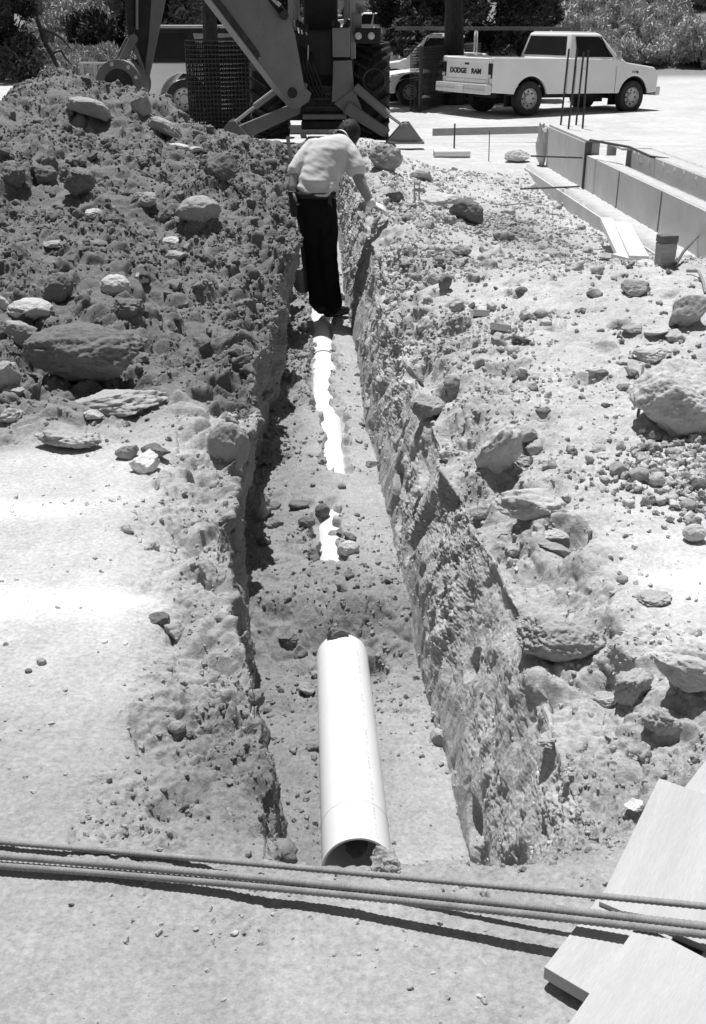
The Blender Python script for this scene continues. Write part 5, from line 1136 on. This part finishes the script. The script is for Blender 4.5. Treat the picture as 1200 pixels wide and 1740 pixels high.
def hand(b, wr, d_, back, spread, curl, sc=1.0, thumb=1, fr=.0085):
    """palm, four fingers of unequal length bent at the knuckles, and a thumb from the side of the palm"""
    d_ = d_.normalized(); side = d_.cross(back).normalized(); back = side.cross(d_).normalized(); pal = wr + d_ * .05 * sc
    eloft(b, [(wr, side * .026, back * .018), (wr + d_ * .035 * sc, side * .038, back * .017), (wr + d_ * .085 * sc, side * .041, back * .014), (wr + d_ * .095 * sc, side * .036, back * .010)], 16)
    for i, (off, ln) in enumerate(((-.031, .066), (-.0105, .078), (.0105, .072), (.031, .055))):
        p0 = wr + d_ * .085 * sc + side * off; a = 0; P_ = [p0]; q = d_ + side * off * spread
        for j, f_ in enumerate((.45, .32, .23)):
            a += curl * (.7 if j == 0 else 1); dirv = (q.normalized() * math.cos(a) - back * math.sin(a)); P_.append(P_[-1] + dirv * ln * f_ * sc)
        limb(b, P_, [fr, fr * .95, fr * .88, fr * .8], 8)
    t0 = wr + d_ * .03 * sc - side * .030 * thumb; limb(b, [t0, t0 - side * .024 * thumb + d_ * .026 - back * .006, t0 - side * .030 * thumb + d_ * .056 - back * .018], [.013, .011, .009], 8)
hand(b, wr_l, Vector((.05, .02, -1)), Vector((-1, -.1, 0)), 2, .75)
hand(b, wr_r, Vector((.75, .15, -.35)), Vector((.2, -.3, 1)), 3, .30)
for an, dr in ((an_l, Vector((.1, 1, -.05))), (an_r, Vector((.65, .75, -.05)))):
    dn = Vector((0, 0, -1)); d_ = dr.normalized(); limb(b, [an - d_ * .03 + dn * .05, an + d_ * .10 + dn * .065, an + d_ * .17 + dn * .07], [.036, .034, .022])
person = fuse(b, 'person', m_skin, None, .0065, 3); person.location = MANO
tag(person, 'man in light shirt, dark trousers and cap bending over the trench wall', 'person')
# shirt
b = MB(); shr = [(537, 334, -.005, .158, .122), (537, 326, -.005, .165, .125), (538, 316, .0, .172, .13), (542, 300, .04, .176, .135), (549, 280, .085, .182, .138), (556, 264, .12, .196, .138), (563, 252, .155, .198, .125), (570, 244, .185, .155, .105), (577, 238, .205, .085, .08), (580, 235, .215, .065, .065)]
rg_ = []
for i, (u, v, dy, a_, d_) in enumerate(shr):
    t = min(1, i / 6); A_ = Vector((1, 0, 0)).lerp(axr, t).normalized(); sp = (mp(*shr[min(i + 1, 9)][:3]) - mp(*shr[max(i - 1, 0)][:3])).normalized(); B_ = sp.cross(A_).normalized(); rg_.append((mp(u + 1.5, v, dy), A_ * a_ * .92, B_ * d_ * .92))
eloft(b, rg_, 32)
limb(b, [sh_l + Vector((.02, 0, 0)), sh_l.lerp(el_l, .5), sh_l.lerp(el_l, 1.02)], [.074, .068, .058]); limb(b, [sh_r - Vector((.02, 0, 0)), sh_r.lerp(el_r, .35), sh_r.lerp(el_r, .60)], [.080, .080, .076])
def folds(V):
    x, y, z = V.T; t = (z - mp(537, 330).z)
    f = vnoise(x * 9 + z * 4, y * 9, z * 14 - x * 9, 201) * .006 + vnoise(x * 20, y * 20, z * 34 + x * 12, 202) * .003
    low = np.exp(-(t / .11) ** 2); f += low * (.011 * np.sin(z * 105 + 16 * vnoise(x * 5, y * 5, z * 4, 203)) + .010 * vnoise(x * 12, y * 12, z * 40, 204))
    return f
shirt = fuse(b, 'shirt', m_shirt, person, .0085, 3, folds)
b = MB(); c_ = mp(579, 237, .205); nd = (head - c_).normalized(); b.lathe(c_, nd, [(-.005, .072), (.018, .070), (.03, .064), (.03, .056), (0, .058)], 24)
for v_ in b.bm.verts: v_.co -= MANO
b.build('collar', m_shirt, shirt, smooth=True)
# trousers
b = MB(); tr_ = [(537, 326, .0, .146, .112), (537, 336, 0, .152, .118), (538, 350, .0, .156, .124), (539, 366, .0, .150, .12), (541, 382, .01, .125, .10)]
eloft(b, [(mp(u, v, dy), Vector((a_, 0, 0)), Vector((0, d_, 0))) for u, v, dy, a_, d_ in tr_])
limb(b, [mp(524, 362, .0), kn_l - Vector((.012, 0, 0)), mp(545, 514, .0)], [.098, .082, .092]); limb(b, [mp(553, 362, .02), kn_r, mp(563, 520, .01)], [.098, .080, .088])
trf = lambda V: .007 * vnoise(V[:, 0] * 12, V[:, 1] * 12, V[:, 2] * 9, 211) + .004 * vnoise(V[:, 0] * 30, V[:, 1] * 30, V[:, 2] * 22, 212)
trs = fuse(b, 'trousers', m_trs, person, .009, 3, trf)
def local(o_b):
    for v_ in o_b.bm.verts: v_.co -= MANO
    return o_b
b = MB(); c0 = mp(537, 329, .0); n = 32
ra = [b.bm.verts.new(c0 + Vector((.167 * math.cos(a), .128 * math.sin(a), -.022))) for a in np.linspace(0, 2 * PI, n, endpoint=False)]; rb = [b.bm.verts.new(c0 + Vector((.167 * math.cos(a), .128 * math.sin(a), .020))) for a in np.linspace(0, 2 * PI, n, endpoint=False)]
for k_ in range(n): b.bm.faces.new((ra[k_], ra[(k_ + 1) % n], rb[(k_ + 1) % n], rb[k_]))
o = local(b).build('belt', m_leather, person, smooth=True); sl = o.modifiers.new('solid', 'SOLIDIFY'); sl.thickness = .006
pb = mp(498, 345, -.02); local(MB().beam(pb + Vector((.0, 0, .095)), pb + Vector((.012, 0, -.10)), .070, .10, up=(0, 1, 0), w2=.055, h2=.08)).build('tool_pouch', m_leather, person, bevel=.012)
for k_ in range(4): local(MB().tube([mp(559 + k_, 332, -.12), mp(558 + k_ * 2, 346 + k_ * 2, -.13)], .004, 6)).build('key', m_steel, person)
# cap and hair
b = MB(); ball(b, head - look * .018 + hup * .004, (.088, .106, .116), HR); hr_ = fuse(b, 'hair', m_hair, person, .006, 2, lambda V: .004 * vnoise(V[:, 0] * 60, V[:, 1] * 60, V[:, 2] * 18, 221))
b = MB(); ball(b, head + look * .026 + hup * .032, (.090, .100, .094), HR)
br = []
for s_ in (0, 1): 
    for k_ in range(9): a = (k_ / 8 - .5) * 2.2; br.append(head + look * (.10 + .085 * math.cos(a * .8) * s_) + hrt * math.sin(a) * .075 + hup * (.022 - .02 * s_))
for k_ in range(8):
    q0, q1, q2, q3 = br[k_], br[k_ + 1], br[k_ + 10], br[k_ + 9]; vs = [b.bm.verts.new(p_ + hup * h_) for h_ in (-.006, .006) for p_ in (q0, q1, q2, q3)]
    for f in ((0, 1, 2, 3), (7, 6, 5, 4), (0, 4, 5, 1), (1, 5, 6, 2), (2, 6, 7, 3), (3, 7, 4, 0)): b.bm.faces.new([vs[i] for i in f])
fuse(b, 'cap', m_cap, person, .0055, 3)
b = MB(); hand(b, wr_r - (wr_r - el_r).normalized() * .01, Vector((.75, .15, -.35)), Vector((.2, -.3, 1)), 4, .34, 1.06, 1, .0125); limb(b, [wr_r.lerp(el_r, .15), wr_r], [.038, .036])
fuse(b, 'work_glove', m_glove, person, .005, 2, lambda V: .003 * vnoise(V[:, 0] * 50, V[:, 1] * 50, V[:, 2] * 50, 231))
for an, dr in ((an_l, Vector((.1, 1, -.05))), (an_r, Vector((.65, .75, -.05)))):
    dn = Vector((0, 0, -1)); d_ = dr.normalized(); b = MB(); limb(b, [an - d_ * .045 + dn * .045, an + d_ * .08 + dn * .06, an + d_ * .19 + dn * .072], [.050, .046, .032]); limb(b, [an, an + dn * .04], [.052, .05]); fuse(b, 'boot', m_leather, person, .007, 3)
# dirt under the boots
for q_ in (an_l, an_r):
    pass
# shovel leaning beside him
sv_t, sv_b = mp(489, 232, .32), mp(519, 456, .12); SV = empty('shovel', sv_b, 0, 'long handled shovel leaning against the left trench wall beside the man', 'shovel')
m_hand = mat('grey_handle', .30, rough=.7, var=.2, scale=10)
MB().tube([sv_t - sv_b, (sv_t - sv_b) * .16], .0145, 10).build('handle', m_hand, SV, smooth=True); sd_ = (sv_b - sv_t).normalized()
MB().tube([(sv_t - sv_b) * .17, sd_ * .02], [.018, .021], 10).build('socket', m_steel, SV, smooth=True)
b = MB(); nu, nv = 10, 12; gr = []
sx_ = Vector((1, .25, 0)).normalized(); sx_ = (sx_ - sd_ * sx_.dot(sd_)).normalized(); sn_ = sx_.cross(sd_).normalized()
for j in range(nv + 1):
    t = j / nv; wd_ = .082 * (1 if t < .55 else math.sqrt(max(0.0, 1 - ((t - .55) / .45) ** 2)) * .999 + .001); gr.append([b.bm.verts.new(sd_ * (.0 + .20 * t) + sx_ * (wd_ * (2 * i / nu - 1)) - sn_ * (.022 * (1 - (2 * i / nu - 1) ** 2)) * (1 if sn_.y > 0 else -1) + Vector((-.03 * 1, 0, 0))) for i in range(nu + 1)])
for j in range(nv):
    for i in range(nu): b.bm.faces.new((gr[j][i], gr[j][i + 1], gr[j + 1][i + 1], gr[j + 1][i]))
o = b.build('blade', mat('worn_blade', .16, rough=.4, spec=.5, metal=.3, var=.3), SV, smooth=True); sl = o.modifiers.new('solid', 'SOLIDIFY'); sl.thickness = .003
# ------------------------------------------------------------------ plants behind the yard
def leafmat(name, v, var=.35): 
    m = mat(name, v, rough=.75, spec=.25, var=var, scale=1.3, fine=.3); b = m.node_tree.nodes['Principled BSDF']; return m
m_dark = leafmat('dark_leaves', .060); m_midl = leafmat('grey_leaves', .12); m_pale = leafmat('pale_brush', .50, .25); m_grassl = leafmat('dry_grass', .45, .2)
m_trunk = mat('dark_bark', .045, rough=.95, var=.4, scale=6, stretch=(4, 4, 1), bump=.02, bscale=14)
def leaves(n, rng, centres, radii, size, elong=1.6, up=0.0, shell=.55):
    """n small leaf faces spread through ellipsoid clumps"""
    k_ = rng.integers(0, len(centres), n); d = rng.normal(size=(n, 3)); d /= np.linalg.norm(d, axis=1, keepdims=True); rr = (shell + (1 - shell) * rng.random(n)) * rng.random(n) ** .15
    P_ = centres[k_] + d * radii[k_] * rr[:, None]
    a = rng.normal(size=(n, 3)); a[:, 2] += up * np.sign(a[:, 2] + 1e-6) + up; a /= np.linalg.norm(a, axis=1, keepdims=True); c = np.cross(a, rng.normal(size=(n, 3))); c /= np.linalg.norm(c, axis=1, keepdims=True)
    s = size * rng.uniform(.5, 1.4, n); A_ = a * (s * elong)[:, None]; C_ = c * (s * .55)[:, None]
    V = np.stack([P_ - A_, P_ + C_, P_ + A_, P_ - C_], 1).reshape(-1, 3); F_ = np.arange(n * 4).reshape(n, 4); return V, F_
def tree_proto(seed, H, R, base, trunk_r, n, size, lm, bend=(0, 0), low=0.3, nclump=26, name='tree'):
    rng = np.random.default_rng(seed); t = empty(name, (0, 0, 0)); b = MB()
    pts = [Vector((bend[0] * q * q, bend[1] * q * q, -.4 + (base + (H - base) * .6 + .4) * q)) for q in np.linspace(0, 1, 7)]; b.tube(pts, [trunk_r * (1.25 - .9 * q) for q in np.linspace(0, 1, 7)], 10)
    top = pts[-1]; cs = []; rs = []
    for i in range(nclump):
        a = rng.uniform(0, 2 * PI); z = base + (H - base) * rng.random() ** .9; w_ = R * math.sqrt(max(.12, 1 - ((z - base) / (H - base) * 1.0 - .35) ** 2 / .5)) * rng.uniform(.35, .95)
        c = Vector((bend[0] + math.cos(a) * w_, bend[1] + math.sin(a) * w_, z)); cs.append(c[:]); rs.append(rng.uniform(.5, 1.0, 3) * R * .36)
        if i % 2 == 0:
            s0 = pts[min(5, 2 + i % 4)]; b.tube([s0, s0.lerp(c, .5) + Vector((0, 0, .15)), c], [trunk_r * .38, trunk_r * .2, trunk_r * .08], 6)
    b.build('trunk', m_trunk, t, smooth=True)
    V, F_ = leaves(n, rng, np.array(cs), np.array(rs), size); mesh_np('crown', V, F_, lm, smooth=False, parent=t); return t
def brush_proto(seed, H, R, n, size, lm, name='brush'):
    rng = np.random.default_rng(seed); cs = []; rs = []
    for i in range(12):
        a = rng.uniform(0, 2 * PI); w_ = R * rng.random() ** .6 * .7; z = H * rng.uniform(.2, .75) * (1 - .4 * (w_ / R)); cs.append((math.cos(a) * w_, math.sin(a) * w_, z)); rs.append(rng.uniform(.5, 1, 3) * np.array([R * .45, R * .45, H * .35]))
    V, F_ = leaves(n, rng, np.array(cs), np.array(rs), size, 2.2, .9, .3); return mesh_np(name, V, F_, lm, smooth=False)
NL = 1.0 if QUAL >= .9 else .5
pr_dark = [tree_proto(31 + i, 7.5 + i, 2.6, .5, .20, int(15000 * NL), .085, m_dark, name='leafy_tree') for i in range(2)]
pr_mid = [tree_proto(41, 6.5, 2.4, .7, .16, int(14000 * NL), .08, m_midl, name='leafy_tree')]
pr_pale = [brush_proto(51 + i, 1.7 + .3 * i, 1.5, int(5200 * NL), .055, m_pale) for i in range(3)]
pr_grass = [brush_proto(61 + i, .8, 1.1, int(3200 * NL), .05, m_grassl) for i in range(2)]
pr_dk = [brush_proto(71, 1.9, 1.6, int(6000 * NL), .06, m_dark)]
used = set(); rp = random.Random(5)
def plant(proto, x, y, s, label, cat, group=None, rz=None, dz=0):
    z = float(far_z(np.array([x]), np.array([y * 1.0]))[0]) + dz; o = proto if proto.name not in used else copy_tree(proto)
    used.add(proto.name); o.location = (x, y, z); o.rotation_euler = (0, 0, rp.uniform(0, 6.28) if rz is None else rz); o.scale = (s, s, s * rp.uniform(.85, 1.15)); return tag(o, label, cat, group)
for (u, y, k_, s) in [(-60, 40, 0, 1), (-5, 42, 1, .8), (25, 45, 0, .6), (-30, 50, 0, 1.1), (232, 50, 1, .6), (252, 54, 0, .9), (300, 49, 1, .9), (345, 52, 0, 1), (395, 50, 1, .9), (440, 54, 0, 1),
                      (700, 52, 0, .8), (735, 47, 1, .85), (775, 45, 0, .85), (812, 48, 1, .85), (850, 47, 0, .8), (880, 50, 1, .75), (1180, 66, 0, 1), (1235, 62, 1, 1), (1290, 58, 0, 1), (905, 62, 0, .9), (-130, 44, 1, 1.1), (-210, 46, 0, 1.1), (-300, 48, 1, 1.2), (-390, 50, 0, 1.2), (1350, 60, 1, 1)]:
    plant(pr_dark[k_], ux(u, y), y, s, 'dark leafy tree in the belt of trees beyond the yard', 'tree', 'dark trees beyond the yard')
for i in range(26):
    u = -250 + i * 68 + rp.uniform(-20, 20); y = rp.uniform(76, 100); plant(pr_dark[i % 2], ux(u, y), y, rp.uniform(.9, 1.3), 'dark leafy tree in the belt of trees beyond the yard', 'tree', 'dark trees beyond the yard')
for (u, y, s) in [(268, 44, .8), (318, 47, .7), (690, 58, .8), (960, 72, .9), (1020, 76, .9), (1100, 74, 1), (560, 70, .8), (500, 66, .7), (470, 60, .8)]:
    plant(pr_mid[0], ux(u, y), y, s, 'lighter grey leafed tree among the dark trees beyond the yard', 'tree', 'grey leafed trees beyond the yard')
lbp = 'pale bushy scrub on the slope beyond the yard'
def scatter(n, u0, u1, y0, y1, protos, smin, smax, lb, cat, grp):
    for i in range(n):
        y = rp.uniform(y0, y1); u = rp.uniform(u0, u1); plant(rp.choice(protos), ux(u, y), y, rp.uniform(smin, smax), lb, cat, grp)
scatter(105, 850, 1330, 51, 74, pr_pale, .7, 1.25, lbp, 'shrub', 'scrub on the slope')
scatter(26, -420, -60, 43, 60, pr_pale, .7, 1.2, lbp, 'shrub', 'scrub on the slope')
scatter(44, 80, 190, 47, 66, pr_pale, .6, 1.0, lbp, 'shrub', 'scrub on the slope')
scatter(16, -80, 110, 41.5, 46, pr_pale, .5, .8, lbp, 'shrub', 'scrub on the slope')
scatter(42, 450, 740, 50, 72, pr_pale, .5, .85, lbp, 'shrub', 'scrub on the slope')
scatter(14, 700, 900, 46, 52, pr_dk, .8, 1.1, 'dark low bush under the trees beyond the pickup trucks', 'shrub', 'dark bushes beyond the trucks')
scatter(12, 150, 470, 44, 50, pr_dk, .7, 1.0, 'dark low bush under the trees left of the tractor', 'shrub', 'dark bushes left of the tractor')
scatter(30, 80, 240, 42, 46, pr_grass, .6, 1.0, 'tuft of dry grass near the low fence at the left', 'grass tuft', 'dry grass tufts by the fence')
scatter(34, 480, 760, 46, 56, pr_grass, .7, 1.1, 'tuft of dry grass on the road bank below the parked cars', 'grass tuft', 'dry grass tufts on the road bank')
for pr_ in pr_dark + pr_mid + pr_pale + pr_grass + pr_dk:
    if pr_.name not in used: bpy.data.objects.remove(pr_)
# two trees standing in the yard: only their trunks are in the picture
t = tree_proto(91, 9, 2.2, 4.6, .24, int(9000 * NL), .08, m_dark, bend=(-.5, .9), name='yard_tree'); q_ = atZ(779, 172, -.28); t.location = (ux(772, 28.6), 28.6, -.28); tag(t, 'tree whose dark crooked trunk rises behind the pickup tailgate', 'tree')
t = tree_proto(92, 9, 2.0, 4.8, .15, int(8000 * NL), .08, m_dark, bend=(.1, .8), name='yard_tree'); t.location = (ux(361, 22.6), 22.6, -.28); tag(t, 'tree with a straight dark trunk behind the dense steel mesh stack', 'tree')
# dead limbs propped at the edge of the trees on the left
b = MB(); P = lambda u, v, y=41.0: atY(u, v, y)
b.tube([P(62, 30), P(70, 50), P(76, 72), P(88, 92), P(98, 114)], [.07, .09, .10, .09, .06], 8); b.tube([P(70, 48), P(92, 56), P(108, 68), P(122, 86)], [.07, .05, .04, .02], 7)
b.tube([P(88, 90), P(104, 86), P(112, 100), P(122, 110)], [.05, .05, .04, .02], 7); b.tube([P(104, 86), P(116, 104)], [.03, .02], 6); tag(b.build('dead_limb', m_trunk, smooth=True), 'dead bare limbs propped against the dark trees at the left', 'branch')
